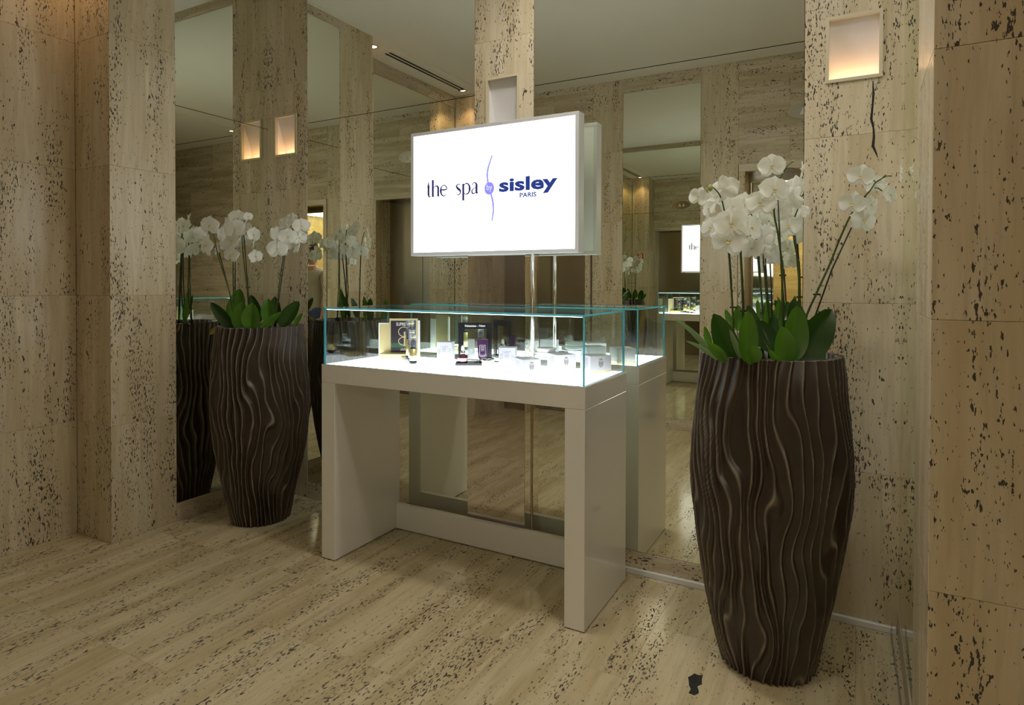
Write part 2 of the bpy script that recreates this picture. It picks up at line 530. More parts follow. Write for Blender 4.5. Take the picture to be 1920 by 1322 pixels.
# --- back wall
X1, X2, X3, X4 = 0.356, 1.630, 1.990, 3.273
wb = shell('wall_back', (-0.03, 0.135, 0), (XR + .03, 0.20, 3.6))
SCON = [(0.1635, 2.230, 2.502, True), (1.806, 2.230, 2.502, False), (3.4545, 2.230, 2.502, True)]
SW = 0.206
for (x0, x1), (sx_, z0, z1, lit) in zip(((-.006, X1), (X2, X3), (X4, XR + .006)), SCON):
    col_y(wb, x0, x1, 0.0, T, hole=(sx_ - SW / 2 + .008, sx_ + SW / 2 - .008, z0 + .008, z1 - .008))
mirror_y(wb, X1, X2, 0.0, T)
CK = [(3.524, 2.218), (3.527, 2.165), (3.524, 2.115), (3.520, 2.065), (3.528, 2.025), (3.530, 1.992), (3.527, 1.955), (3.538, 1.925), (3.544, 1.905)]
mb = MB()
for k, ((xa, za), (xb, zb)) in enumerate(zip(CK, CK[1:])):
    wa, wb_ = [(.0015, .005, .004, .0055, .0035, .005, .006, .004, .001)[q] for q in (k, k + 1)]
    mb.add([(xa - wa, -.0004, za), (xa + wa * .7, -.0004, za), (xb + wb_ * .7, -.0004, zb), (xb - wb_, -.0004, zb)], [(0, 3, 2, 1)])
mb.build('crack', 'black', wb)
mirror_y(wb, X3, X4, 0.0, T)
# --- left wall: pier with mirror, recess with mirror, far pier
YC, YM, XA, YB, YB2 = -1.030, -0.661, -0.329, -1.42, -2.727
wl = shell('wall_left', (XA - .30, YO - .3, 0), (XA - .10, 0.2, 3.6))
ZL = [0.0, 0.626, 1.3235, 2.0174, 2.7147, ZW]
col_x(wl, YC, YM, 0.0, -T, ZL)
mirror_x(wl, YM, 0.0, 0.0, -T)
col_y(wl, XA, 0.0, YC, T, ZL)
col_x(wl, YB, YC, XA, -T, ZL)
mirror_x(wl, YB2, YB, XA, -T, 3.27)
col_y(wl, XA, 0.0, YB2, -T, ZL)
col_x(wl, YO, YB2, 0.0, -T, ZL)
MB().box((-0.10, YC + T + .002, 0.0), (-.03, 0.135, ZC)).build('backing_board', 'backing', wl)
MB().box((XA - .10, YB2 - .04, 0.0), (XA - .03, YC + .03, ZC)).build('backing_board', 'backing', wl)
# --- right wall: mirror, pier side, pier front along the passage
YRM, YRP = -0.735, -1.152
wr = shell('wall_right', (XR + .03, YRP + .03, 0), (XE + .1, 0.2, 3.6))
mirror_x(wr, YRM, 0.0, XR, T)
ZR = [0.0, 0.668, 1.314, 1.952, 2.62, ZW]
col_x(wr, YRP + G * 2, YRM, XR, T, ZR)
for k in range(4):
    a_, b_ = XR + k * .75, min(XE, XR + (k + 1) * .75)
    col_y(wr, a_, b_, YRP, T, ZR)
# --- end of the passage
we = shell('wall_end', (XE + .03, YO - .2, 0), (XE + .2, YRP + .2, 3.6))
for k in range(3):
    w_ = (YRP - YO) / 3
    col_x(we, YO + k * w_, YO + (k + 1) * w_, XE, T)
# --- opposite wall with two lifts
wo = shell('wall_opposite', (-.4, YO - .14, 3.0), (XE + .1, YO - .05, 3.6))
MB().box((1.10, YO - .14, 0), (2.54, YO - .03, 3.0)).build('backing_board', 'backing', wo)
MB().box((-.4, YO - .14, 0), (-.04, YO - .03, 3.0)).build('backing_board', 'backing', wo)
MB().box((3.69, YO - .14, 0), (XE + .1, YO - .03, 3.0)).build('backing_board', 'backing', wo)
MB().box((-.4, YO - .14, 2.46), (XE + .1, YO - .03, 3.0)).build('backing_board', 'backing', wo)
O1, O2, O3, O4 = 1.117, 1.437, 2.191, 2.525
col_y(wo, O1, O2, YO, -T)
col_y(wo, O3, O4, YO, -T)
mirror_y(wo, O2, O3, YO, -T, 3.27)
OPEN = ((0.03, 1.045), (2.586, 3.60))
ZD = 2.405
for (a_, b_), (l_, r_) in zip(OPEN, ((0.0, O1), (O4, 3.66))):
    for z0, z1 in zip((2.475, 2.69, 2.925, 3.155, 3.345), (2.69, 2.925, 3.155, 3.345, ZW)):
        mid = l_ + (r_ - l_) * (0.62 if z0 in (2.69, 3.155) else 0.38)
        for p, q in ((l_, mid), (mid, r_)):
            slab(wo, (p + G, YO, z0 + G), (q - G, YO - T, z1 - G), 'stone_hx')
    slab(wo, (a_ - .055, YO + .012, ZD), (b_ + .055, YO - .05, ZD + .068), 'stone_hx', 'lintel_stone')
    for p, q in ((a_ - .055, a_), (b_, b_ + .055)):
        slab(wo, (p, YO + .012, 0), (q, YO - .05, ZD), 'stone_v', 'jamb_stone')
for z0, z1 in zip((0, .55, 1.1, 1.65, 2.2, 2.75), (.55, 1.1, 1.65, 2.2, 2.75, ZW)):
    off_ = 0.0 if int(z0 * 100) % 110 == 0 else 0.5
    xs = [3.66] + [x for x in (4.3 + off_, 5.3 + off_, 6.3 + off_) if x < XE] + [XE]
    for p, q in zip(xs, xs[1:]):
        slab(wo, (p + G, YO, z0 + G), (q - G, YO - T, z1 - G), 'stone_hx')
# lift landing recesses
for i, (a_, b_) in enumerate(OPEN):
    for p, q in ((a_ - .04, a_), (b_, b_ + .04)):
        slab(wo, (p, YO - .05, 0), (q, YO - .26, ZD), 'stone_v', 'reveal_stone')
    MB().box((a_ - .04, YO - .05, ZD), (b_ + .04, YO - .26, ZD + .05)).build('soffit_plate', 'steel_brushed', wo)
d1 = empty('lift_door', (0.54, YO - .27, 0), 'closed two-leaf steel lift door in the landing recess facing the mirrors', 'door')
for k in range(2):
    MB().box((0.0 + k * .54, YO - .262, .004), (.536 + k * .54, YO - .30, ZD), 0, .002).build('door_leaf', 'steel_brushed', d1)
# open lift: cabin box
cab = empty('lift_cabin', (3.1, -4.1, 0), 'open lift cabin lined with yellow-lit stone under a glowing ceiling', 'lift')
CX0, CX1, CY0, CY1, CZ = 2.42, 3.80, -4.75, YO - .30, 2.42
MB().box((CX0, CY0, -.02), (CX1, YO - .262, 0.0)).build('cabin_floor', 'stone_floor', cab)
for z0, z1 in ((0, .8), (.8, 1.6), (1.6, CZ)):
    MB().box((CX0, CY0 - .03, z0 + .001), (CX1, CY0, z1 - .001)).build('wall_slab', 'stone_cabin', cab)
    MB().box((CX1, CY0, z0 + .001), (CX1 + .03, CY1, z1 - .001)).build('wall_slab', 'stone_cabin', cab)
    MB().box((CX0 - .03, CY0, z0 + .001), (CX0, CY1, z1 - .001)).build('wall_slab', 'stone_cabin', cab)
MB().box((CX0, CY0, CZ), (CX1, CY1, CZ + .03)).build('cabin_ceiling', 'plaster', cab)
MB().box((CX0 + .12, CY0 + .12, CZ - .03), (CX1 - .12, CY1 - .25, CZ - .002)).build('ceiling_lamp', 'cabin_light', cab)
MB().box((CX0 - .03, CY1, 0), (2.60, YO - .262, CZ)).build('front_return', 'steel_brushed', cab)
MB().box((3.585, CY1, 0), (CX1 + .03, YO - .262, CZ)).build('front_return', 'steel_brushed', cab)
MB().box((2.60, CY1, ZD - .06), (3.585, YO - .262, CZ)).build('door_header', 'steel_brushed', cab)
MB().box((2.602, YO - .266, .004), (2.80, YO - .294, ZD - .062), 0, .002).build('door_leaf', 'steel_mirror', cab)
# --- ceiling
ce = shell('ceiling', (0.03, YO - .05, 3.406), (XR - .02, 0.1, 3.55), 'plaster')
MB().box((XA - .05, YO - .05, ZC), (0.03, 0.1, 3.55)).build('ceiling_soffit', 'plaster', ce)
MB().box((XR - .02, YO - .05, ZC), (XE + .05, 0.1, 3.55)).build('ceiling_soffit', 'plaster', ce)
vent = empty('ceiling_vent', (-.125, -1.95, ZC), 'long white slot air vent with two dark slots in the ceiling', 'vent')
MB().box((-.195, -2.58, ZC - .004), (-.06, -1.32, ZC), 0, .001).build('frame', 'plaster', vent)
for x in (-.150, -.105):
    MB().box((x - .012, -2.54, ZC - .006), (x + .012, -1.37, ZC - .0042)).build('slot', 'black', vent)
def downlight(x, y, where, spread=100, watts=SPOT_W, col=(1.0, 0.62, 0.34), z=ZC, k=1.0, kind='small recessed warm downlight '):
    o = empty('downlight', (x, y, z), kind + where, 'downlight')
    MB().lathe([(.030 * k, -.004), (.03 * k + .018, -.004), (.03 * k + .02, 0), (.030 * k, 0)], 24, 0, (x, y, z), False).build('trim_ring', 'cream_metal', o)
    MB().lathe([(.030 * k, -.001), (.0301 * k, -.0025)], 24, 0, (x, y, z)).build('lamp', 'spot_light' if k == 1 else 'fill_disc', o)
    ld = bpy.data.lights.new('downlight_beam', 'SPOT')
    ld.energy = watts; ld.color = col; ld.spot_size = R(spread); ld.spot_blend = 0.8; ld.shadow_soft_size = 0.03 * k
    lo = bpy.data.objects.new('beam', ld)
    COL.objects.link(lo)
    lo.parent = o
    lo.location = (0, 0, -.02)
downlight(-.14, -1.20, 'above the left mirror recess, next to the plain pier')
downlight(-.14, -2.58, 'above the left mirror recess, next to the lift wall')
downlight(3.80, -1.42, 'added unseen above the passage beside the right pier', watts=SPOT_W * 1.8)  # unseen; echoes the left pair, added for warm light on the pier
downlight(3.80, -2.62, 'added unseen above the passage beside the open lift')  # unseen, added to make up light in the passage
for x, y, kw, wh, k_ in ((2.34, -.70, 1.0, 'before the lightbox sign', 4.5), (3.34, -1.34, .48, 'between the pier and the open lift', 4.5)):
    downlight(x, y, 'in the ceiling ' + wh, 158, KEY_W * kw, (1.0, .965, .89), 3.406, k_, 'added unseen round fill lamp ')  # both lamps added out of view to fill in room light
# --- floor tiles
fl = shell('floor', (XA - .1, -3.33, -.10), (XE + .1, 0.1, -.012))
xs = [-.84 + .72 * k for k in range(12)]
for k, (p, q) in enumerate(zip(xs, xs[1:])):
    ph = -.045 if k in (1, 2, 4, 6, 8, 10) else -.425
    ys = [0.12] + [ph - .76 * j for j in range(6)]
    for j, (y1, y0) in enumerate(zip(ys, ys[1:])):
        y1_, y0_ = min(y1, .03), max(y0, -3.32)
        x0_, x1_ = max(p, XA - .02), min(q, XE)
        if y1_ - y0_ > .02 and x1_ - x0_ > .02:
            slab(fl, (x0_ + G * .6, y0_ + G * .6, -.012), (x1_ - G * .6, y1_ - G * .6, 0.0), 'stone_floor', 'tile', .0006)
pts = [(2.980, -.776), (2.982, -.750), (2.972, -.735), (2.966, -.712), (2.958, -.690), (2.968, -.672), (2.973, -.657), (2.988, -.660), (3.002, -.652), (3.004, -.680), (3.010, -.706), (2.998, -.726), (3.006, -.742), (3.011, -.760), (3.000, -.779)]
mb = MB(); mb.prism(pts, .0006, 0, (Vector((0, 0, .0001)), Vector((1, 0, 0)), Vector((0, 1, 0)), Vector((0, 0, 1))))
mb.build('dark_patch', 'black', fl)

# --- polished metal casing round the middle pilaster behind the table
mc_ = MB()
mc_.box((1.636, -.077, 0.0), (1.985, -.0005, 1.95), 0, .0015)
tag(mc_.build('metal_casing', 'steel_mirror'), 'mirror-polished metal casing on the middle stone pilaster behind the display table', 'casing')
# --- sconces in the back wall
WHERE = ('beside the corner mirror', 'unlit, above the glowing sign', 'beside the passage pier')
for (sx_, z0, z1, lit), wh in zip(SCON, WHERE):
    o = empty('wall_light', (sx_, 0, z0), 'recessed rectangular wall light with cream frame, ' + ('glowing warm, ' if lit else '') + wh, 'wall light')
    mb = MB(); f_ = .013; x0, x1 = sx_ - SW / 2, sx_ + SW / 2
    mb.box((x0, -.008, z0), (x1, .012, z0 + f_)); mb.box((x0, -.008, z1 - f_), (x1, .012, z1))
    mb.box((x0, -.008, z0 + f_), (x0 + f_, .012, z1 - f_)); mb.box((x1 - f_, -.008, z0 + f_), (x1, .012, z1 - f_))
    mb.build('frame', 'cream_metal', o)
    a, b = x0 + .009, x1 - .009
    zb, zt = z0 + .009, z1 - .009
    mb = MB()
    mb.add([(a, .10, zb), (b, .10, zb), (b, .014, zt), (a, .014, zt)], [(0, 1, 2, 3)])
    mb.add([(a, .013, zb), (a, .10, zb), (a, .014, zt)], [(0, 1, 2)])
    mb.add([(b, .013, zb), (b, .10, zb), (b, .014, zt)], [(0, 2, 1)])
    mb.add([(a, .013, zb), (b, .013, zb), (b, .10, zb), (a, .10, zb)], [(0, 1, 2, 3)])
    mb.build('reflector', 'reflector', o)
    MB().box((a + .012, .035, zb + .001), (b - .012, .075, zb + .010), 0, .002).build('lamp', 'sconce_light' if lit else 'white_plastic', o)

# ------------------------------------------------------------------ display table, glass case, sign
T0, T1, TF, TB = 1.1011, 2.5295, -0.6082, -0.0949
ZCn, ZA, LW, ZG = 0.9844, 0.8928, 0.0876, 1.2713
tb = empty('display_table', ((T0 + T1) / 2, (TF + TB) / 2, 0), 'white lacquered display table with slab legs and glowing top', 'table')
for x0, x1 in ((T0, T0 + LW), (T1 - LW, T1)):
    MB().box((x0, TF, .004), (x1, TB, ZA - .0004), 0, .0012).build('leg', 'lacquer', tb)
MB().box((T0 + LW, -.127, .004), (T1 - LW, TB, .142), 0, .001).build('back_rail', 'lacquer', tb)
MB().box((T0, TF, ZA + .0004), (T1, TB, ZCn - .004), 0, .0012).build('counter', 'lacquer', tb)
mb = MB()
mb.box((T0, TF, ZCn - .004), (T1, TF + .012, ZCn)); mb.box((T0, TB - .010, ZCn - .004), (T1, TB, ZCn))
mb.box((T0, TF + .012, ZCn - .004), (T0 + .012, TB - .010, ZCn)); mb.box((T1 - .012, TF + .012, ZCn - .004), (T1, TB - .010, ZCn))
mb.build('rim', 'lacquer', tb)
MB().box((T0 + .012, TF + .012, ZCn - .004), (T1 - .012, TB - .010, ZCn - .0005)).build('light_panel', 'panel_light', tb)
gc = empty('glass_case', ((T0 + T1) / 2, (TF + TB) / 2, ZCn), 'clear frameless glass case with green edges on the white table', 'glass case')
gi, gt = .008, .008
gx0, gx1, gy0, gy1 = T0 + gi, T1 - gi, TF + gi, TB - .004
def pane(a, b, big):
    mb = MB().box(a, b)
    for i, f in enumerate(mb.f):
        p = [Vector(mb.v[k]) for k in f]
        n = (p[1] - p[0]).cross(p[2] - p[1])
        if max(range(3), key=lambda k: abs(n[k])) != big:
            mb.mi[i] = 1
    return mb.build('pane', ['glass', 'glass_edge'], gc)
zt_ = ZG - gt
pane((gx0, gy0, ZCn), (gx1, gy0 + gt, zt_), 1)
pane((gx0, gy1 - gt, ZCn), (gx1, gy1, zt_), 1)
pane((gx0, gy0 + gt, ZCn), (gx0 + gt, gy1 - gt, zt_), 0)
pane((gx1 - gt, gy0 + gt, ZCn), (gx1, gy1 - gt, zt_), 0)
pane((gx0, gy0, zt_), (gx1, gy1, ZG), 2)
MB().box((gx0 + .012, gy0 + gt + .0005, zt_ - .0035), (gx1 - .012, gy0 + gt + .004, zt_ - .0005)).build('edge_glint', 'glint_line', gc)  # glowing line in place of the panel's reflection in the glass edge

S0, S1, SF, SB, SZT, SZB = 1.309, 2.3075, -.1487, -.0827, 2.2184, 1.5444
sg = empty('lightbox_sign', ((S0 + S1) / 2, (SF + SB) / 2, SZB), 'glowing white lightbox sign with blue lettering above the glass case', 'sign')
bz = .018
mb = MB()
mb.box((S0, SF, SZB), (S1, SB, SZB + bz), 0, .001); mb.box((S0, SF, SZT - bz), (S1, SB, SZT), 0, .001)
mb.box((S0, SF, SZB + bz), (S0 + bz, SB, SZT - bz)); mb.box((S1 - bz, SF, SZB + bz), (S1, SB, SZT - bz))
mb.build('frame', 'sign_frame', sg)
fp = MB().box((S0 + bz, SF + .003, SZB + bz), (S1 - bz, SF + .012, SZT - bz)).build('light_panel', 'sign_light', sg)
MB().box((S0 + bz, SB - .006, SZB + bz), (S1 - bz, SB - .002, SZT - bz)).build('back_panel', 'white_plastic', sg)
MB().tube([(2.054, -.128, ZCn), (2.054, -.128, SZB + .01)], .0085, 14).build('pole', 'pole_metal', sg)
YS = SF + .0022
def inked(name, me, x, z, mat=None, dy=0.0):
    o = put(name, me, (x, YS + dy, z), fp)
    return o
# serif lettering drawn as pen strokes: (points, widths) in x-heights
def ribbon(mb, pts, wds, ox, oz, s, k=7, close=False):
    P2 = spline([(p[0], 0, p[1]) for p in pts], k)
    n = len(P2)
    ws = []
    for i in range(n):
        t = i / (n - 1) * (len(wds) - 1)
        j = min(int(t), len(wds) - 2)
        ws.append(wds[j] + (wds[j + 1] - wds[j]) * (t - j))
    L_, R_ = [], []
    for i, p in enumerate(P2):
        d = (P2[min(i + 1, n - 1)] - P2[max(i - 1, 0)]).normalized()
        nn = Vector((-d.z, 0, d.x))
        for lst, sg_ in ((L_, 1), (R_, -1)):
            q = p + nn * sg_ * ws[i] / 2
            lst.append((ox + q.x * s, 0, oz + q.z * s))
    mb.add(L_ + R_, [(i, i + 1, n + i + 1, n + i) for i in range(n - 1)])
def bar(mb, x0, z0, x1, z1, w_, ox, oz, s):
    ribbon(mb, [(x0, z0), ((x0 + x1) / 2, (z0 + z1) / 2), (x1, z1)], [w_, w_], ox, oz, s, 2)
TK, TN = .215, .115
GL = {
 't': (.52, [([(.20, 1.38), (.20, 1.0), (.20, .30), (.30, .04), (.52, .10)], [.06, TK, TK, .11, .04])], [(.02, .97, .50, .97, .06)]),
 'h': (.98, [([(.18, 1.56), (.18, .8), (.18, .02)], [TK, TK]), ([(.22, .72), (.42, .94), (.62, .98), (.78, .80), (.79, .5), (.79, .02)], [.05, .08, .12, TK, TK, TK])],
       [(.02, .025, .36, .025, .05), (.62, .025, .96, .025, .05), (.03, 1.50, .20, 1.55, .06)]),
 'e': (.82, [([(.08, .58), (.72, .60), (.66, .88), (.42, .99), (.16, .84), (.08, .48), (.20, .14), (.46, .02), (.74, .20)], [TN, TN, .10, .06, .12, TK, .13, .09, .04])], []),
 's': (.66, [([(.56, .76), (.46, .95), (.28, .97), (.12, .80), (.26, .60), (.46, .44), (.56, .24), (.40, .04), (.20, .04), (.07, .26)], [.04, .06, .09, .13, TK, TK, .13, .09, .06, .04])], []),
 'p': (1.0, [([(.20, .97), (.20, .3), (.20, -.50)], [TK, TK]), ([(.22, .78), (.48, .98), (.76, .86), (.88, .50), (.76, .14), (.48, .01), (.22, .16)], [.05, .09, .13, TK, .13, .08, .05])],
       [(.03, -.50, .40, -.50, .05), (.04, .90, .22, .97, .06)]),
 'a': (.84, [([(.14, .78), (.26, .96), (.46, .97), (.58, .80), (.58, .40), (.60, .10), (.78, .08)], [.09, .07, .09, TK, TK, TK, .04]), ([(.58, .58), (.26, .44), (.10, .24), (.20, .04), (.40, .06), (.58, .24)], [.05, .08, .13, .12, .07, .05])], []),
}
def word(mb, txt, ox, oz, s):
    for ch in txt:
        adv, st, bars = GL[ch]
        for p_, w_ in st:
            ribbon(mb, p_, w_, ox, oz, s)
        for b_ in bars:
            bar(mb, *b_, ox, oz, s)
        ox += adv * s
    return ox
def flat(mb, mat, name):
    me = mb.mesh(name, mat)
    return me
mb = MB(); word(mb, 'the', 1.415, 1.862, .0585); inked('lettering', mb.mesh('lettering', 'ink_serif'), 0, 0)
mb = MB(); word(mb, 'spa', 1.602, 1.862, .0585); inked('lettering', mb.mesh('lettering', 'ink_serif'), 0, 0)
me = textmesh('sisley', .088, 'ink_navy', bold=.0030, sx=1.0)
xsv = [v_.co.x for v_ in me.vertices]; zsv = [v_.co.z for v_ in me.vertices]
me.transform(Matrix.Diagonal((.327 / (max(xsv) - min(xsv)), 1, .090 / (max(zsv) - min(zsv)), 1)))
xsv = [v_.co.x for v_ in me.vertices]
inked('lettering', me, 2.0325 - (max(xsv) + min(xsv)) / 2, 1.8635)
me = textmesh('PARIS', .032, 'ink_navy', bold=.0007, sx=1.2)
inked('lettering', me, 2.034, 1.826)
mb = MB(); n = 40
mb.add([(0.029 * math.cos(2 * math.pi * k / n), 0, .0325 * math.sin(2 * math.pi * k / n)) for k in range(n)], [list(range(n))])
inked('emblem_disc', mb.mesh('emblem_disc', 'ink_lilac'), 1.811, 1.884)
mb = MB(); ribbon(mb, [(1.828, 2.052), (1.806, 1.995), (1.799, 1.955), (1.803, 1.912)], [.007, .010, .011, .010], 0, 0, 1)
ribbon(mb, [(1.820, 1.858), (1.832, 1.815), (1.835, 1.765), (1.827, 1.715)], [.010, .011, .010, .007], 0, 0, 1)
inked('emblem_stroke', mb.mesh('emblem_stroke', 'ink_pale'), 0, 0)
inked('lettering', textmesh('by', .042, 'ink_white', bold=.0004, sx=.9), 1.811, 1.876, dy=-.0009)

# ------------------------------------------------------------------ planters
HV = 1.142
PROF = [(0, .158), (.03, .167), (.12, .186), (.28, .222), (.45, .252), (.60, .270), (.70, .275), (.80, .272), (.92, .263), (1.02, .252), (1.10, .244), (HV, .238)]
def prof(z):
    for (a, ra), (b, rb) in zip(PROF, PROF[1:]):
        if z <= b:
            t = (z - a) / (b - a)
            return ra + (rb - ra) * t
    return PROF[-1][1]
NA, NZ, NR = 520, 210, 42
def planter_mesh():
    vs, cr = [], []
    for j in range(NZ + 1):
        z = HV * j / NZ
        r_ = (prof(max(0, z - .02)) + prof(z) + prof(min(HV, z + .02))) / 3
        for k in range(NA):
            t = 2 * math.pi * k / NA
            c_, s_ = math.cos(t), math.sin(t)
            q = Vector((c_ * 1.5, s_ * 1.5, z * 2.6))
            wob = noise.noise(q) * 11.0 + noise.noise(q * 2.1 + Vector((9, 3, 5))) * 4.2 + noise.noise(q * 4.2 + Vector((2, 8, 1))) * 1.0
            ph = NR * t + wob * (.45 + .55 * math.sin(min(1, (HV - z) / .30) * math.pi / 2))
            u = (ph / (2 * math.pi)) % 1.0
            # leaning fold: slow rise, sharp crest, steep fall
            h = (u / .72) ** 1.5 if u < .72 else max(0, 1 - ((u - .72) / .28)) ** 1.2
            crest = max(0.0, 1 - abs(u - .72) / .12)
            amp = .017 * (.55 + .6 * (noise.noise(q * 1.6 + Vector((5, 5, 5))) + .5))
            rr = r_ - .009 + amp * h
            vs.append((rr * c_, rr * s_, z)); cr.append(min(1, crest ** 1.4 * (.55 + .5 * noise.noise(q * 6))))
    o = len(vs)
    for k in range(NA):
        x, y, z = vs[NZ * NA + k]; vs.append((x * .93, y * .93, HV - .002)); cr.append(0.15)
    for k in range(NA):
        x, y, z = vs[NZ * NA + k]; vs.append((x * .92, y * .92, HV - .12)); cr.append(0)
    fs = []
    for j in range(NZ + 2):
        for k in range(NA):
            fs.append((j * NA + k, j * NA + (k + 1) % NA, (j + 1) * NA + (k + 1) % NA, (j + 1) * NA + k))
    fs.append(list(range(NA))[::-1])
    me = bpy.data.meshes.new('planter_body')
    me.from_pydata(vs, [], fs)
    me.materials.append(MATS['planter'])
    me.polygons.foreach_set('use_smooth', [True] * len(fs))
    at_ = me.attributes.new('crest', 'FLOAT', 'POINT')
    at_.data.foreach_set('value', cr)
    me.update()
    return me
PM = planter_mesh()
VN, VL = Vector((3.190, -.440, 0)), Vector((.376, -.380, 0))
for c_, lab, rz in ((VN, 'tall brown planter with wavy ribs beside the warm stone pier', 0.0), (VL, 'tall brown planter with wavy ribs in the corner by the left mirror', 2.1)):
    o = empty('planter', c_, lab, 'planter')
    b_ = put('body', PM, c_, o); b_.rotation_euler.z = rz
    mb = MB(); mb.lathe([(.214, HV - .075), (.0, HV - .055)], 40, 0, c_, False)
    mb.build('soil', 'soil', o)

# ------------------------------------------------------------------ orchids
def patch(fn, nu, nv):
    vs = [fn(i / nu, j / nv) for i in range(nu + 1) for j in range(nv + 1)]
    fs = [(i * (nv + 1) + j, (i + 1) * (nv + 1) + j, (i + 1) * (nv + 1) + j + 1, i * (nv + 1) + j + 1) for i in range(nu) for j in range(nv)]
    return vs, fs
def flower_meshes(seed):
    """face towards +Z, top sepal towards +Y, about one unit across"""
    rnd = random.Random(seed)
    mb = MB()
    def petal(ang, length, width, cup, lift, pw, ruffle):
        a = R(ang); d = Vector((math.sin(a), math.cos(a), 0)); s_ = Vector((d.y, -d.x, 0))
        ph = rnd.random() * 6
        def fn(u, v_):
            w_ = (v_ - .5) * 2
            half = width / 2 * max(.0, math.sin(math.pi * min(.999, u ** pw))) ** .5 * min(1, .25 + u * 3.2)
            x = u * length * (1 - .06 * w_ * w_)
            z = lift + cup * (u - u * u * 1.25) + .10 * half * w_ * w_ * 2 + ruffle * math.sin(ph + w_ * 3.2 + u * 2) * u
            return d * x + s_ * (w_ * half) + Vector((0, 0, z))
        mb.add(*patch(fn, 11, 8), 0, True)
    j = lambda k: rnd.uniform(-k, k)
    petal(0 + j(8), .50, .42, .06, -.02, 1.0, .02)
    petal(128 + j(6), .50, .40, .04, -.02, 1.0, .02)
    petal(232 + j(6), .50, .40, .04, -.02, 1.0, .02)
    petal(76 + j(6), .54, .66, .13, .015, .80, .035)
    petal(284 + j(6), .54, .66, .13, .015, .80, .035)
    pm = mb.mesh('flower', 'petal')
    lb = MB()
    lb.tube([(0, .05, .02), (0, .03, .09), (0, -.02, .12)], [.035, .035, .025], 8)
    for sg_ in (-1, 1):
        def fn(u, v_):
            w_ = (v_ - .5) * 2
            return Vector((sg_ * (.03 + .10 * u), -.03 + .05 * u + w_ * .05 * math.sin(math.pi * (u * .9 + .1)), .04 + .13 * u - .05 * u * u))
        lb.add(*patch(fn, 3, 3), 0, True)
    def fn(u, v_):
        w_ = (v_ - .5) * 2
        return Vector((w_ * (.055 + .03 * math.sin(math.pi * u)) * (1 - .75 * u), -.03 - .17 * u, .06 + .10 * math.sin(u * 2.4)))
    lb.add(*patch(fn, 4, 2), 0, True)
    lb.v = [(x * .55, y * .55, z * .7) for x, y, z in lb.v]
    return pm, lb.mesh('lip', 'lip')
FM = [flower_meshes(s) for s in range(5)]
PN, PL = FPX / ((VN + Vector((0, 0, 1.4)) - CAM).dot(FWD)), FPX / ((VL + Vector((0, 0, 1.4)) - CAM).dot(FWD))
DN, DL = FPX / PN, FPX / PL
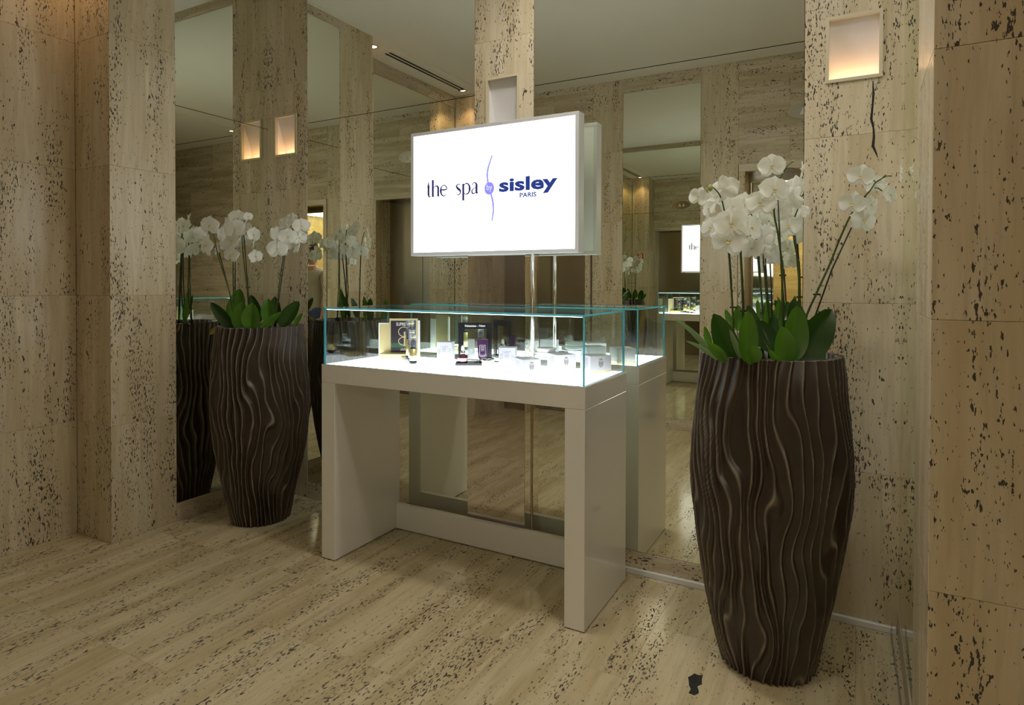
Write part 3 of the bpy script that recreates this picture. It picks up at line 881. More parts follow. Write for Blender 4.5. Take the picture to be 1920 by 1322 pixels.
class Plant:
    def __init__(s, base, label, depth, ppm):
        s.o = empty('orchid', base, label, 'orchid')
        s.d, s.k = depth, ppm
    def p(s, x, y, dz=0.0):
        return at_px(x, y, s.d + dz)
    def stem(s, pts, stake=True, dz=0.0):
        P3 = spline([s.p(x, y, dz + (q[0] if q else 0)) for x, y, *q in pts], 5)
        n = len(P3)
        MB().tube(P3, [.0042 - .0022 * i / n for i in range(n)], 7).build('stem', 'stem', s.o)
        if stake:
            m_ = max(2, int(n * .62))
            off_ = RGT * .006 + FWD * .004
            a, b = P3[0] + off_, P3[m_] + off_ * 1.3
            MB().tube([a, (a + b) / 2 + (P3[m_ // 2] - (P3[0] + P3[m_]) / 2) * .6, b], .0030, 6).build('stake', 'stake', s.o)
            c0 = P3[m_ // 3] + off_ * .5
            MB().tube([c0 - RGT * .012, c0 + RGT * .012], .0032, 6).build('clip', 'stake', s.o)
    def flower(s, x, y, d, face='f', dz=0.0, roll=None):
        i = random.randrange(5)
        yaw, pit = {'f': (0, .05), 'l': (-1.0, .0), 'r': (1.0, .0), 'b': (2.7, .1), 'd': (0, -.5), 'u': (0, .4), 'L': (-.5, 0), 'R': (.5, 0), 'a': (2.0, 0), 'c': (-2.0, 0)}[face]
        yaw += random.uniform(-.22, .22); pit += random.uniform(-.2, .15)
        n_ = (-FWD * math.cos(yaw) + RGT * math.sin(yaw)) * math.cos(pit) + Vector((0, 0, 1)) * math.sin(pit)
        n_.normalize()
        up = Vector((0, 0, 1)); xx = up.cross(n_).normalized(); yy = n_.cross(xx)
        rl = random.uniform(-.3, .3) if roll is None else roll
        xx, yy = xx * math.cos(rl) + yy * math.sin(rl), yy * math.cos(rl) - xx * math.sin(rl)
        sc_ = d / s.k * 1.02
        c_ = s.p(x, y, dz)
        M = Matrix(((xx.x * sc_, yy.x * sc_, n_.x * sc_, c_.x), (xx.y * sc_, yy.y * sc_, n_.y * sc_, c_.y), (xx.z * sc_, yy.z * sc_, n_.z * sc_, c_.z), (0, 0, 0, 1)))
        f = bpy.data.objects.new('flower', FM[i][0]); COL.objects.link(f)
        f.parent = s.o
        f.matrix_basis = Matrix.Translation(-s.o.location) @ M
        l = bpy.data.objects.new('lip', FM[i][1]); COL.objects.link(l)
        l.parent = f
    def twig(s, a, b, dz=0.0):
        A, B = s.p(*a, dz), s.p(*b, dz)
        MB().tube([A, (A + B) / 2 + UPV * .004, B], .0018, 6).build('flower_stalk', 'stem', s.o)
    def bud(s, x, y, r_=.009, dz=0):
        c_ = s.p(x, y, dz)
        MB().lathe([(.001, -1.4 * r_), (.75 * r_, -.8 * r_), (r_, 0), (.7 * r_, .9 * r_), (.05 * r_, 1.35 * r_)], 10, 0, c_).build('bud', 'bud', s.o)
    def leaf(s, bx, by, tx, ty, wpx, mat='leaf', d0=0.0, d1=0.0, bend=.18, twist=0.0):
        A, B = s.p(bx, by, d0), s.p(tx, ty, d1)
        w_ = wpx / s.k
        ax = B - A; ln = ax.length; a_ = ax.normalized()
        sd = a_.cross(FWD).normalized()
        sd = (sd * math.cos(twist) + FWD * math.sin(twist)).normalized()
        nn = sd.cross(a_).normalized()
        if nn.dot(-FWD) < 0:
            nn = -nn
        mb = MB()
        def fn(u, v_):
            q = (v_ - .5) * 2
            half = w_ / 2 * max(.02, (math.sin(math.pi * (u ** .85 * .90 + .07)) ** .7) if u < .999 else .02)
            p_ = A + a_ * (ln * u) - nn * (bend * ln * (4 * u * (1 - u)) * .5) + sd * (q * half) + nn * (abs(q) ** 1.15 * half * .55)
            return p_
        vs, fs = patch(fn, 12, 8)
        mb.add(vs, fs, 0, True)
        mb.build('leaf', mat, s.o)
def base(c_, dx, dy):
    return (c_.x + dx, c_.y + dy, HV - .06)
# near planter
A = Plant(base(VN, -.10, -.05), 'white orchid with the largest blooms, at the table side of the planter by the pier', DN, PN)
A.stem([(1374, 672, .0), (1375, 613), (1370, 520), (1366, 470), (1362, 420), (1356, 385), (1349, 365), (1338, 352)], dz=-.02)
A.stem([(1395, 672, .02), (1393, 583), (1390, 510), (1386, 450), (1378, 400), (1370, 372)], dz=.03)
for q in [(1310, 370, 40, 'l', .0), (1330, 392, 36, 'l', .02), (1359, 355, 54, 'b', -.03), (1369, 420, 64, 'f', -.08), (1367, 452, 62, 'L', -.06), (1334, 428, 50, 'l', .0),
          (1394, 384, 50, 'R', .05), (1408, 428, 52, 'R', -.02), (1372, 388, 46, 'f', .02), (1345, 372, 40, 'L', .06)]:
    A.flower(*q)
A.bud(1332, 352, .010, -.03); A.twig((1338, 352), (1332, 353), -.02); A.twig((1352, 368), (1360, 358), -.02)
A.leaf(1372, 676, 1338, 588, 44, 'leaf_dark', -.10, -.14, .10)
A.leaf(1340, 672, 1265, 597, 15, 'leaf_grey', -.06, -.05, .22, 1.0)
A.leaf(1345, 674, 1286, 639, 11, 'leaf_grey', -.09, -.12, .2, .9)
A.leaf(1362, 677, 1327, 642, 20, 'leaf', -.14, -.19, .2, .5)
A.leaf(1332, 655, 1321, 612, 14, 'leaf', .06, .08, .1)
A.leaf(1391, 676, 1368, 617, 11, 'leaf_grey', -.16, -.20, .1, .6)
A.leaf(1383, 620, 1384, 572, 22, 'leaf', .03, .06, .1)
A.leaf(1374, 620, 1360, 580, 14, 'leaf', .06, .10, .1)
B = Plant(base(VN, -.03, .04), 'white orchid with drooping blooms in the middle of the planter by the pier', DN, PN)
B.stem([(1428, 672, .03), (1430, 587), (1424, 520), (1419, 460), (1415, 425), (1408, 398)], dz=.05)
B.stem([(1442, 672, .02), (1440, 593), (1435, 530), (1431, 480), (1432, 455)], dz=.08)
for q in [(1410, 466, 44, 'L', .03), (1434, 445, 52, 'a', .02), (1449, 478, 46, 'a', .06), (1424, 410, 46, 'c', .09), (1429, 472, 40, 'b', .08), (1440, 415, 40, 'R', .12)]:
    B.flower(*q)
B.leaf(1400, 678, 1402, 582, 35, 'leaf', -.17, -.18, .08)
B.leaf(1413, 680, 1407, 646, 31, 'leaf', -.20, -.24, .15)
B.leaf(1426, 640, 1402, 572, 26, 'leaf_dark', -.02, .03, .15)
B.leaf(1430, 640, 1437, 580, 14, 'leaf', .0, .02, .1, .5)
B.leaf(1446, 660, 1420, 600, 40, 'leaf_dark', -.06, -.02, .1)
B.leaf(1436, 650, 1452, 590, 30, 'leaf_dark', .02, .06, .1)
B.leaf(1424, 600, 1420, 562, 10, 'leaf', .08, .1, .1)
C = Plant(base(VN, .05, .0), 'tallest upright white orchid in the planter by the pier, in front of the mirror edge', DN, PN)
C.stem([(1470, 672, .0), (1467, 590), (1466, 500), (1459, 440), (1452, 405), (1452, 380), (1458, 345), (1470, 322), (1476, 312), (1486, 303)], dz=.0)
C.stem([(1497, 660, .04), (1498, 573), (1497, 500), (1489, 450), (1487, 420), (1496, 392), (1502, 380)], dz=.07)
for q in [(1426, 382, 54, 'L', -.02), (1451, 357, 56, 'f', -.04), (1447, 312, 48, 'L', -.03), (1503, 324, 44, 'r', -.02), (1489, 352, 48, 'a', .02), (1488, 379, 36, 'b', .06),
          (1478, 424, 46, 'f', .05), (1463, 392, 44, 'b', .06), (1468, 410, 40, 'b', .09), (1503, 398, 32, 'a', .09)]:
    C.flower(*q)
C.twig((1472, 318), (1456, 312)); C.twig((1474, 316), (1496, 318)); C.bud(1487, 302, .004)
C.leaf(1471, 678, 1466, 612, 38, 'leaf', -.19, -.22, .1)
C.leaf(1484, 676, 1494, 573, 46, 'leaf', -.14, -.14, .08)
C.leaf(1496, 640, 1487, 561, 40, 'leaf_dark', .02, .05, .1)
C.leaf(1452, 640, 1462, 560, 18, 'leaf', .06, .08, .1, .4)
C.leaf(1460, 680, 1441, 655, 12, 'leaf', -.22, -.25, .1, .6)
C.leaf(1470, 600, 1478, 565, 14, 'leaf_dark', .10, .12, .1)
Dp = Plant(base(VN, .10, -.03), 'white orchid leaning out towards the stone pier on a slanting stem', DN, PN)
Dp.stem([(1498, 672, .0), (1510, 600), (1530, 552), (1556, 495), (1575, 447), (1596, 402), (1618, 372), (1631, 358), (1641, 343), (1652, 336), (1661, 328)], dz=-.02)
for q in [(1613, 331, 46, 'L', -.04), (1598, 382, 46, 'L', -.05), (1618, 414, 50, 'f', -.05), (1641, 346, 38, 'b', .02), (1689, 329, 40, 'r', -.01), (1668, 366, 40, 'R', .0), (1632, 385, 40, 'R', -.01)]:
    Dp.flower(*q)
Dp.twig((1641, 341), (1630, 334), -.02); Dp.twig((1655, 334), (1672, 330), -.02); Dp.twig((1640, 352), (1654, 358), -.02)
Dp.leaf(1497, 676, 1559, 580, 60, 'leaf_dark', -.12, -.10, .12)
Dp.leaf(1532, 676, 1542, 650, 20, 'leaf', -.04, -.03, .1)
Dp.leaf(1500, 650, 1520, 600, 36, 'leaf_dark', .02, .06, .1)
# corner planter
E_ = Plant(base(VL, -.08, .0), 'white orchid with two large blooms leaning to the left mirror, in the corner planter', DL, PL)
E_.stem([(440, 612, .0), (434, 563), (421, 518), (409, 480), (403, 450), (399, 430)], dz=-.02)
for q in [(394, 423, 38, 'f', -.03), (388, 461, 44, 'L', -.05), (376, 439, 30, 'c', .05), (370, 452, 26, 'b', .08), (406, 468, 28, 'a', .04)]:
    E_.flower(*q)
E_.leaf(437, 614, 395, 567, 25, 'leaf_dark', -.08, -.08, .12, .2)
E_.leaf(440, 612, 450, 541, 36, 'leaf', .02, .04, .1)
E_.leaf(408, 614, 393, 627, 10, 'leaf_yellow', -.02, -.04, .2)
F_ = Plant(base(VL, .0, .03), 'white orchid with two upright stems in the middle of the corner planter', DL, PL)
F_.stem([(440, 612, .02), (438, 553), (437, 505), (438, 470), (440, 430), (446, 412)], dz=.03)
F_.stem([(468, 612, .02), (464, 549), (459, 505), (455, 465), (454, 435), (458, 415), (466, 406)], dz=.0)
for q in [(426, 419, 30, 'l', .0), (441, 429, 40, 'f', -.04), (436, 452, 38, 'L', -.03), (434, 477, 34, 'L', -.05), (446, 410, 36, 'f', .03), (475, 440, 30, 'r', -.02), (475, 458, 26, 'a', .02),
          (479, 481, 28, 'r', -.02), (465, 406, 18, 'R', .0), (459, 452, 28, 'R', .03), (420, 440, 34, 'c', .05), (424, 460, 30, 'b', .06), (461, 428, 26, 'b', .06)]:
    F_.flower(*q)
F_.leaf(447, 616, 456, 565, 28, 'leaf', -.14, -.15, .1)
F_.leaf(472, 617, 474, 568, 34, 'leaf', -.20, -.23, .1)
F_.leaf(487, 605, 470, 553, 24, 'leaf_dark', .02, .05, .1)
F_.leaf(505, 606, 503, 560, 27, 'leaf', -.06, -.06, .1)
F_.leaf(488, 617, 528, 585, 15, 'leaf', -.19, -.18, .12, .3)
H_ = Plant(base(VL, .08, .0), 'white orchid with a dense bright cluster beside the corner wall light, in the corner planter', DL, PL)
H_.stem([(514, 612, .0), (519, 577), (524, 530), (530, 490), (535, 455), (544, 436), (556, 422)], dz=-.02)
for q in [(519, 439, 32, 'c', .03), (520, 467, 38, 'f', -.06), (540, 444, 34, 'f', -.06), (533, 420, 30, 'b', .03), (565, 424, 32, 'R', -.03), (561, 446, 30, 'R', -.02), (556, 463, 30, 'a', .0),
          (547, 456, 32, 'R', .02), (547, 411, 26, 'b', .02), (536, 470, 26, 'a', .04)]:
    H_.flower(*q)
H_.leaf(528, 612, 561, 565, 30, 'leaf_dark', -.06, -.04, .12, .2)
H_.leaf(552, 612, 567, 587, 11, 'leaf', -.02, .0, .1, .4)
H_.leaf(520, 606, 515, 556, 22, 'leaf_dark', .05, .08, .1)

# ------------------------------------------------------------------ goods in the glass case
ZQ = ZCn + .0004
def thing_mesh(name, label, cat, mb, mats, group=None):
    return tag(mb.build(name, mats), label, cat, group)
def rotbox(mb, c_, half, h0, h1, ang, mi=0):
    ca, sa = math.cos(ang), math.sin(ang)
    cs = [(c_[0] + ca * x - sa * y, c_[1] + sa * x + ca * y) for x, y in ((-half[0], -half[1]), (half[0], -half[1]), (half[0], half[1]), (-half[0], half[1]))]
    vs = [(x, y, h0) for x, y in cs] + [(x, y, h1) for x, y in cs]
    mb.add(vs, [(0, 3, 2, 1), (4, 5, 6, 7), (0, 1, 5, 4), (1, 2, 6, 5), (2, 3, 7, 6), (3, 0, 4, 7)], mi)
    return cs
def stick(ob_mesh, name, p, ang, parent):
    """flat print standing on a vertical face: local -Y faces out, turned by ang"""
    o = bpy.data.objects.new(name, ob_mesh); COL.objects.link(o)
    t = Vector((0, 0, 0)); q = parent
    while q is not None:
        t += q.location; q = q.parent
    o.parent = parent
    o.matrix_basis = Matrix.Translation(Vector(p) - t) @ Matrix.Rotation(ang, 4, 'Z')
    return o
# gold framed counter card with wings and step
ANG = R(27)
ca, sa = math.cos(ANG), math.sin(ANG)
def loc2(cx_, cy_, x, y):
    return (cx_ + ca * x - sa * y, cy_ + sa * x + ca * y)
cd_ = empty('counter_card', (1.27, -.20, ZQ), 'gold framed counter card with a dark picture on a gold step', 'display card')
def cbox(x0, x1, y0, y1, z0, z1, mat, name, par=None):
    mb = MB(); c_ = loc2(1.27, -.20, (x0 + x1) / 2, (y0 + y1) / 2)
    rotbox(mb, c_, ((x1 - x0) / 2, (y1 - y0) / 2), z0, z1, ANG)
    return mb.build(name, mat, par or cd_)
H0 = ZQ + .028
cbox(-.095, .075, -.075, .0, ZQ, H0, 'gold_paper', 'step')
cbox(-.055, .100, .0, .012, H0 - .028, ZQ + .215, 'gold_paper', 'board')
cbox(-.047, .090, -.0018, -.0002, H0 + .002, ZQ + .203, 'navy_image', 'picture')
cbox(-.047, .090, -.0026, -.0019, H0 + .030, H0 + .052, 'green_image', 'picture_band')
cbox(-.118, -.056, .012, .018, ZQ, ZQ + .190, 'white_plastic', 'wing')
cbox(-.112, -.056, .0108, .0119, ZQ + .004, ZQ + .184, 'gold_paper', 'wing_print')
cbox(.101, .112, .006, .016, ZQ, ZQ + .205, 'white_plastic', 'wing')
def on_card(me, x, z, y=-.0030, name='lettering'):
    p = loc2(1.27, -.20, x, y)
    return stick(me, name, (p[0], p[1], z), ANG, cd_)
on_card(textmesh('SUPREM\u0178A', .026, 'print_white', sx=.72), .028, ZQ + .176)
on_card(textmesh('sisley', .022, 'print_white', bold=.0004), .030, H0 + .012)
on_card(textmesh('sisley', .018, 'print_gold', bold=.0004), .045, ZQ + .010, -.0758)
mb = MB()
for rx, rz, cz in ((.030, .026, .030), (.030, .022, -.022)):
    ribbon(mb, [(rx * math.cos(2 * math.pi * k / 16), cz + rz * math.sin(2 * math.pi * k / 16)) for k in range(17)], [.004, .004], 0, 0, 1, 2)
ribbon(mb, [(.004, .03), (.004, 0), (.004, -.05)], [.008, .008], 0, 0, 1, 2)
on_card(mb.mesh('emblem', 'gold_paper'), .026, ZQ + .113, name='emblem')
# acrylic plates and gold pump bottles
def bottle(px_, r_, h, lab):
    c_ = (px_[0], px_[1], ZQ + .008)
    o = empty('pump_bottle', (c_[0], c_[1], ZQ + .008), lab, 'bottle')
    MB().lathe([(r_, 0), (r_ * 1.0, h * .52)], 20, 0, c_).build('body', 'gold', o)
    MB().lathe([(r_ * 1.004, 0), (r_ * 1.004, h * .09)], 20, 0, c_).build('foot', 'dark_plastic', o)
    MB().lathe([(r_ * .80, h * .52), (r_ * .80, h * .78), (r_ * .4, h * .81)], 18, 0, c_).build('collar', 'dark_plastic', o)
    MB().lathe([(r_, h * .5205), (r_, h), (r_ * .96, h), (r_ * .96, h * .53)], 20, 0, c_, False).build('cap', 'acrylic', o)
    MB().lathe([(r_ * .34, h * .81), (r_ * .34, h * .9), (r_ * .7, h * .9), (r_ * .7, h * .97)], 16, 0, c_).build('pump', 'gold', o)
BT = ((1.398, -.262, .0270, .205, 'tallest gold pump bottle in front of the counter card'), (1.448, -.318, .0195, .160, 'middle gold pump bottle between its two neighbours'), (1.520, -.402, .0185, .142, 'short gold pump bottle on the plate nearest the case front'))
for x, y, r_, h, lab in BT:
    bottle((x, y), r_, h, lab)
    mb = MB(); rotbox(mb, (x, y), (.045, .045), ZQ, ZQ + .008, R(40))
    thing_mesh('acrylic_plate', 'clear acrylic plate under the ' + lab.split(' in front')[0].split(' between')[0].split(' on the')[0], 'plate', mb, 'acrylic')
# black frame stand
fs_ = empty('frame_stand', (1.80, -.24, ZQ), 'black open frame stand with white lettering on a black foot', 'display stand')
A2 = R(30); ca, sa = math.cos(A2), math.sin(A2)
def fbox(x0, x1, y0, y1, z0, z1, mat, name):
    mb = MB(); c_ = loc2(1.775, -.225, (x0 + x1) / 2, (y0 + y1) / 2)
    rotbox(mb, c_, ((x1 - x0) / 2, (y1 - y0) / 2), z0, z1, A2)
    return mb.build(name, mat, fs_)
fbox(-.095, .095, -.06, .03, ZQ, ZQ + .012, 'dark_plastic', 'foot')
fbox(-.085, -.058, .006, .016, ZQ + .012, ZQ + .178, 'dark_plastic', 'upright')
fbox(.058, .085, .006, .016, ZQ + .012, ZQ + .178, 'dark_plastic', 'upright')
fbox(-.085, .085, .006, .016, ZQ + .178, ZQ + .210, 'dark_plastic', 'header')
p = loc2(1.775, -.225, 0, .0055)
stick(textmesh('Nouveau - New', .016, 'print_white', bold=.0003), 'lettering', (p[0], p[1], ZQ + .189), A2, fs_)
# dropper bottle
c_ = (*loc2(1.775, -.225, -.060, -.030), ZQ + .0124)
o = empty('dropper_bottle', c_, 'small wine-red dropper bottle on the black foot', 'bottle')
MB().lathe([(.022, 0), (.026, .006), (.026, .026), (.020, .036), (.012, .040)], 20, 0, c_).build('body', 'wine', o)
MB().lathe([(.0263, .008), (.0263, .024)], 20, 0, c_, False).build('label', 'pink_label', o)
MB().lathe([(.0125, .040), (.0125, .058)], 18, 0, c_).build('collar', 'silver', o)
MB().lathe([(.007, .058), (.009, .064), (.008, .080), (.004, .086)], 14, 0, c_).build('bulb', 'white_plastic', o)
# purple tube on its cap
c_ = (*loc2(1.775, -.225, .040, -.034), ZQ + .0124)
o = empty('cream_tube', c_, 'purple cream tube standing on its silver cap inside the black frame', 'tube')
MB().lathe([(.016, 0), (.017, .022)], 18, 0, c_).build('cap', 'silver', o)
mb = MB(); n = 18; rings = []
for z, rx, ry in ((.022, .021, .018), (.05, .0235, .015), (.085, .0265, .008), (.112, .0285, .002), (.118, .0285, .002)):
    rings.append([(c_[0] + math.cos(A2) * rx * math.cos(t) - math.sin(A2) * ry * math.sin(t), c_[1] + math.sin(A2) * rx * math.cos(t) + math.cos(A2) * ry * math.sin(t), c_[2] + z) for t in [2 * math.pi * k / n for k in range(n)]])
mb.add(sum(rings, []), [(j * n + k, j * n + (k + 1) % n, (j + 1) * n + (k + 1) % n, (j + 1) * n + k) for j in range(4) for k in range(n)] + [list(range(n))[::-1], [4 * n + k for k in range(n)]], 0, True)
mb.build('body', 'purple', o)
fl_ = MB()
for z0, z1, x0, x1 in ((.088, .0895, -.014, .014), (.035, .0365, -.014, .014), (.035, .0895, -.0145, -.0135), (.035, .0895, .0135, .0145), (.080, .082, -.009, .009), (.073, .0745, -.010, .010), (.067, .068, -.008, .008), (.061, .062, -.009, .009)):
    fl_.add([(x0, 0, z0), (x1, 0, z0), (x1, 0, z1), (x0, 0, z1)], [(0, 1, 2, 3)])
stick(fl_.mesh('label_print', 'print_white'), 'label_print', (c_[0] + math.sin(A2) * .0215, c_[1] - math.cos(A2) * .0215, c_[2]), A2, o)
# cartons
def crest_mesh(s_, mat):
    mb = MB()
    ribbon(mb, [(-.42, .5), (-.30, .38), (-.40, .05), (-.22, -.42), (0, -.62), (.22, -.42), (.40, .05), (.30, .38), (.42, .5)], [.05, .07, .05, .07, .05], 0, 0, s_, 4)
    for x in (-.17, .0, .17):
        ribbon(mb, [(x, .36), (x * 1.25, 0), (x, -.38)], [.075, .075], 0, 0, s_, 3)
    ribbon(mb, [(-.17, .0), (0, .02), (.17, .0)], [.06, .06], 0, 0, s_, 2)
    ribbon(mb, [(-.26, .70), (0, .64), (.26, .70)], [.07, .07], 0, 0, s_, 3)
    for x in (-.22, -.08, .08, .22):
        ribbon(mb, [(x * .9, .70), (x, .76), (x * 1.15, .84)], [.06, .07], 0, 0, s_, 2)
    return mb.mesh('crest', mat)
def lines_mesh(n_, w_, dz, mat='print_grey', seed=1, th=.0012):
    rnd = random.Random(seed); mb = MB()
    for k in range(n_):
        h_ = w_ / 2 * rnd.uniform(.6, 1)
        mb.add([(-h_, 0, -k * dz), (h_, 0, -k * dz), (h_, 0, -k * dz + th), (-h_, 0, -k * dz + th)], [(0, 1, 2, 3)])
    return mb.mesh('print_lines', mat)
def carton(cx_, cy_, hw, hd, h, ang, lab, foot=.010, crest=True):
    o = empty('carton', (cx_, cy_, ZQ), lab, 'box')
    mb = MB(); rotbox(mb, (cx_, cy_), (hw, hd), ZQ + foot, ZQ + h, ang); mb.build('body', 'box_white', o)
    if foot > 0:
        mb = MB(); rotbox(mb, (cx_, cy_), (hw * .995, hd * .995), ZQ, ZQ + foot, ang); mb.build('gold_foot', 'gold', o)
    fr_ = Vector((math.sin(ang), -math.cos(ang), 0)); lf = Vector((-math.cos(ang), -math.sin(ang), 0))
    c0 = Vector((cx_, cy_, 0))
    if crest:
        p = c0 + fr_ * (hd + .0006)
        stick(crest_mesh(h * .34, 'print_gold'), 'crest', (p.x, p.y, ZQ + foot + (h - foot) * .48), ang, o)
    p = c0 + lf * (hw + .0006)
    stick(lines_mesh(6, hd * 1.3, h * .10, 'print_gold', 3, .0008), 'print_lines', (p.x, p.y, ZQ + h * .82), ang - math.pi / 2, o)
    return o
AC = R(50)
carton(2.170, -.415, .044, .055, .074, AC, 'smallest white crested carton with gold foot, at the front of the case', .012)
carton(2.246, -.205, .050, .052, .078, AC, 'middle white crested carton with gold foot, below the white jar', .014)
carton(2.412, -.188, .054, .050, .080, AC, 'largest white crested carton with gold foot, behind the case corner edge', .012)
for (x, y, h, lab) in ((1.972, -.235, .098, 'plain white carton with grey print between the tube and the jar'), (1.560, -.172, .100, 'plain white carton with grey print behind the dropper bottle')):
    o = carton(x, y, .040, .034, h, R(20), lab, 0.0, False)
    fr_ = Vector((math.sin(R(20)), -math.cos(R(20)), 0)); p = Vector((x, y, 0)) + fr_ * .0346
    mb = MB()
    for x0, x1, z0, z1 in ((-.020, .020, .078, .0792), (-.0205, -.0195, .045, .0792), (.0195, .0205, .045, .0792)):
        mb.add([(x0, 0, z0), (x1, 0, z0), (x1, 0, z1), (x0, 0, z1)], [(0, 1, 2, 3)])
    for k in range(5):
        mb.add([(-.012, 0, .072 - k * .006), (.012, 0, .072 - k * .006), (.012, 0, .0735 - k * .006), (-.012, 0, .0735 - k * .006)], [(0, 1, 2, 3)])
    for k in range(6):
        for x0, x1 in ((-.036, -.022), (.022, .036)):
            mb.add([(x0, 0, .064 - k * .006), (x1, 0, .064 - k * .006), (x1, 0, .0652 - k * .006), (x0, 0, .0652 - k * .006)], [(0, 1, 2, 3)])
    stick(mb.mesh('label_print', 'print_grey'), 'label_print', (p.x, p.y, ZQ), R(20), o)
# jars
def jar(x, y, z, r_, h, lab, lidm='silver'):
    c_ = (x, y, z)
    o = empty('cream_jar', c_, lab, 'jar')
    MB().lathe([(r_ * .86, 0), (r_, h * .08), (r_, h * .50), (r_ * .92, h * .56)], 28, 0, c_).build('body', 'jar_white', o)
    MB().lathe([(r_ * .98, h * .56), (r_ * 1.02, h * .60), (r_ * 1.02, h * .93), (r_ * .96, h)], 28, 0, c_).build('lid', lidm, o)
jar(1.948, -.385, ZQ + .0184, .030, .040, 'small jar with silver lid on a clear plate in front of the black stand')
mb = MB(); rotbox(mb, (1.955, -.385), (.045, .036), ZQ, ZQ + .018, R(30)); thing_mesh('acrylic_block', 'clear acrylic block under the small silver-lidded jar', 'plate', mb, 'acrylic')
jar(2.065, -.200, ZQ + .0004, .034, .038, 'squat white jar with silver lid beside the sign pole')
mb = MB(); rotbox(mb, (2.150, -.168), (.034, .034), ZQ, ZQ + .058, R(20)); thing_mesh('acrylic_block', 'tall clear acrylic block under the wide white jar', 'plate', mb, 'acrylic')
jar(2.150, -.168, ZQ + .0584, .047, .040, 'wide white jar raised on a clear block behind the cartons', 'jar_white')
mb = MB(); rotbox(mb, (2.036, -.490), (.040, .016), ZQ, ZQ + .007, R(5)); thing_mesh('name_bar', 'small clear plastic name bar lying at the front of the case', 'name bar', mb, 'acrylic')

# ------------------------------------------------------------------ small fittings of the hall
tag(MB().box((T1 - .3, -.018, .0), (XR - .003, -.0006, .026), 0, .002).build('cable_channel', 'white_plastic'), 'white cable channel along the foot of the mirrored back wall', 'cable channel')
tag(MB().tube(spline([(XR - .020, -.03, .05), (XR - .022, -.045, .012), (XR - .02, -.2, .007), (XR - .015, -.5, .007), (XR - .02, -.9, .007)], 5), .0035, 8).build('clear_cable', 'acrylic'), 'clear plastic cable lying along the right mirror foot', 'cable')
for x, wh in ((.538, 'above the closed lift'), (3.093, 'above the open lift')):
    o = empty('lift_indicator', (x, YO, 2.89), 'oval polished lift indicator with two arrows ' + wh, 'indicator')
    mb = MB(); n = 40
    mb.prism([(.16 * math.cos(2 * math.pi * k / n), .072 * math.sin(2 * math.pi * k / n)) for k in range(n)], .008, 0, (Vector((x, YO + .0004, 2.89)), Vector((-1, 0, 0)), Vector((0, 0, 1)), Vector((0, 1, 0))))
    mb.build('plate', 'steel_brushed', o)
    for q in (-.035, .035):
        mb = MB(); mb.prism([(q - .026, -.030), (q + .026, -.030), (q, .034)], .002, 0, (Vector((x, YO + .0085, 2.89)), Vector((-1, 0, 0)), Vector((0, 0, 1)), Vector((0, 1, 0))))
        mb.build('arrow', 'print_white', o)
o = empty('prohibition_sign', (-.165, YB2, 1.84), 'small red notice with a white picture on the far pier', 'notice')
MB().box((-.22, YB2 + .0004, 1.84), (-.11, YB2 + .004, 1.95)).build('plate', 'red_print', o)
MB().box((-.212, YB2 + .0042, 1.846), (-.118, YB2 + .005, 1.866)).build('text_band', 'print_white', o)
mb = MB(); n = 28
mb.prism([(.036 * math.cos(2 * math.pi * k / n), .036 * math.sin(2 * math.pi * k / n)) for k in range(n)], .0008, 0, (Vector((-.165, YB2 + .0042, 1.908)), Vector((1, 0, 0)), Vector((0, 0, 1)), Vector((0, 1, 0))))
mb.build('disc', 'print_white', o)
mb = MB(); ribbon(mb, [(-.03, .03), (0, 0), (.03, -.03)], [.009, .009], 0, 0, 1, 2); ribbon(mb, [(-.012, -.03), (-.004, .005), (.006, .03)], [.014, .010], 0, 0, 1, 3)
put('symbol', mb.mesh('symbol', 'red_print'), (-.165, YB2 + .0054, 1.908), o)

# ------------------------------------------------------------------ person in the open lift
PX, PY = 3.36, -3.62
def skinned(name, verts, edges, radii, mat, root=0, sub=2, parent=None):
    me = bpy.data.meshes.new(name)
    me.from_pydata(verts, edges, [])
    ob = bpy.data.objects.new(name, me); COL.objects.link(ob)
    sk = ob.modifiers.new('skin', 'SKIN'); sk.use_smooth_shade = True
    for sv, r_ in zip(me.skin_vertices[0].data, radii):
        sv.radius = r_ if isinstance(r_, tuple) else (r_, r_)
    me.skin_vertices[0].data[root].use_root = True
    sb = ob.modifiers.new('sub', 'SUBSURF'); sb.levels = sub; sb.render_levels = sub
    bpy.context.view_layer.update()
    m2_ = bpy.data.meshes.new_from_object(ob.evaluated_get(bpy.context.evaluated_depsgraph_get()))
    bpy.data.objects.remove(ob); bpy.data.meshes.remove(me)
    m2_.materials.clear(); m2_.materials.append(MATS[mat])
    for p_ in m2_.polygons:
        p_.use_smooth = True
    o_ = bpy.data.objects.new(name, m2_); COL.objects.link(o_)
    if parent is not None:
        o_.parent = parent
    return o_
PSC = 1.055
pe = empty('person', (PX, PY, 0), 'person in grey-brown sweater and blue jeans standing in the open lift', 'person')
bv = [(0, 0, .98), (0, 0, 1.12), (0, -.01, 1.30), (0, -.01, 1.46), (0, 0, 1.56), (0, .015, 1.63), (0, .03, 1.73), (0, .02, 1.82)]
br = [(.12, .09), (.11, .08), (.12, .085), (.11, .075), (.052, .052), (.06, .06), (.078, .098), (.055, .07)]
be = [(i, i + 1) for i in range(7)]
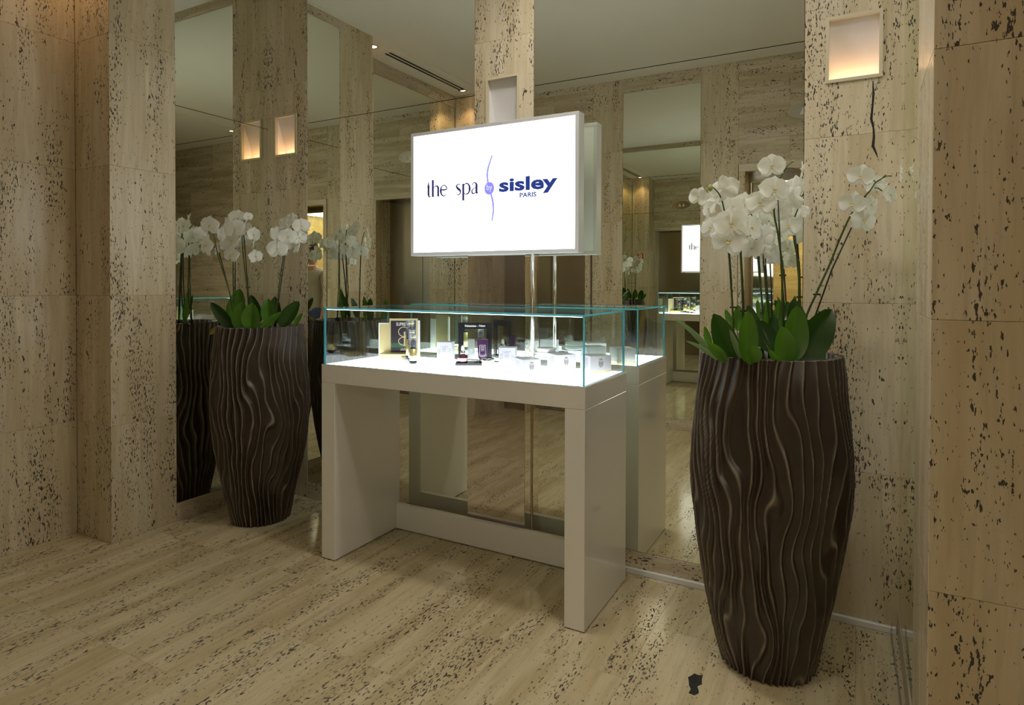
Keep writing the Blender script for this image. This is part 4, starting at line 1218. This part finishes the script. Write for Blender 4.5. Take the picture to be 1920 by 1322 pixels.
for sg_ in (-1, 1):
    i0 = len(bv)
    bv += [(sg_ * .19, -.01, 1.45), (sg_ * .235, -.02, 1.17), (sg_ * .245, .06, .93), (sg_ * .245, .08, .85)]
    br += [.045, .038, .032, .030]
    be += [(3, i0), (i0, i0 + 1), (i0 + 1, i0 + 2), (i0 + 2, i0 + 3)]
    root_h = i0 + 3
    for k, (dx, ln) in enumerate(((-.026, .070), (-.009, .080), (.009, .076), (.026, .060))):
        i1 = len(bv)
        bv += [(sg_ * .245, .082 + dx, .80), (sg_ * .240, .086 + dx, .80 - ln * .5), (sg_ * .228, .088 + dx, .80 - ln)]
        br += [.0095, .0085, .0075]
        be += [(root_h, i1), (i1, i1 + 1), (i1 + 1, i1 + 2)]
    i1 = len(bv)
    bv += [(sg_ * .225, .115, .82), (sg_ * .215, .122, .785)]; br += [.010, .008]; be += [(root_h, i1), (i1, i1 + 1)]
    i2 = len(bv)
    bv += [(sg_ * .09, 0, .90), (sg_ * .10, .01, .50), (sg_ * .105, -.02, .09), (sg_ * .115, .10, .035)]
    br += [(.085, .09), .058, .042, (.04, .03)]
    be += [(0, i2), (i2, i2 + 1), (i2 + 1, i2 + 2), (i2 + 2, i2 + 3)]
skinned('body', bv, be, br, 'skin', 0, 2, pe)
cv = [(0, 0, .90), (0, 0, 1.12), (0, -.01, 1.30), (0, -.01, 1.46), (0, -.004, 1.535)]
cr_ = [(.172, .128), (.162, .118), (.182, .128), (.172, .112), (.075, .07)]
ce_ = [(i, i + 1) for i in range(4)]
for sg_ in (-1, 1):
    i0 = len(cv)
    cv += [(sg_ * .19, -.01, 1.45), (sg_ * .236, -.02, 1.17), (sg_ * .246, .055, .94)]; cr_ += [.074, .060, .046]
    ce_ += [(3, i0), (i0, i0 + 1), (i0 + 1, i0 + 2)]
skinned('sweater', cv, ce_, cr_, 'sweater', 1, 2, pe)
jv = [(0, 0, 1.06), (0, 0, .93)]; jr = [(.15, .11), (.165, .125)]; je = [(0, 1)]
for sg_ in (-1, 1):
    i0 = len(jv)
    jv += [(sg_ * .09, 0, .86), (sg_ * .10, .01, .50), (sg_ * .107, -.018, .08)]; jr += [(.098, .10), .072, .062]
    je += [(1, i0), (i0, i0 + 1), (i0 + 1, i0 + 2)]
skinned('jeans', jv, je, jr, 'denim', 0, 2, pe)
skinned('shirt_collar', [(0, 0, 1.53), (0, .005, 1.575)], [(0, 1)], [.078, .066], 'shirt', 0, 2, pe)
skinned('hair', [(0, -.03, 1.70), (0, -.01, 1.80), (0, .03, 1.835)], [(0, 1), (1, 2)], [(.080, .075), (.083, .085), (.06, .05)], 'hair', 1, 2, pe)
skinned('nose', [(0, .105, 1.745), (0, .128, 1.705)], [(0, 1)], [.008, .014], 'skin', 0, 2, pe)
for sg_ in (-1, 1):
    put('eye', MB().lathe([(.001, -.009), (.008, -.005), (.0095, 0), (.008, .005), (.001, .009)], 12, 0, (0, 0, 0), False).mesh('eye', 'eye'), (PX + sg_ * .031, PY + .108, 1.745), pe)
    put('ear', MB().lathe([(.001, -.03), (.014, -.015), (.016, .01), (.001, .03)], 10, 0, (0, 0, 0), False).mesh('ear', 'skin'), (PX + sg_ * .082, PY + .01, 1.735), pe)
    put('shoe', MB().box((-.045, -.07, .0), (.045, .20, .075), 0, .02).mesh('shoe', 'dark_plastic'), (PX + sg_ * .11, PY - .02, .0), pe)
put('mouth', MB().box((-.022, -.004, -.004), (.022, .004, .004), 0, .002).mesh('mouth', 'wine'), (PX, PY + .115, 1.675), pe)

pe.scale = (PSC, PSC, PSC)
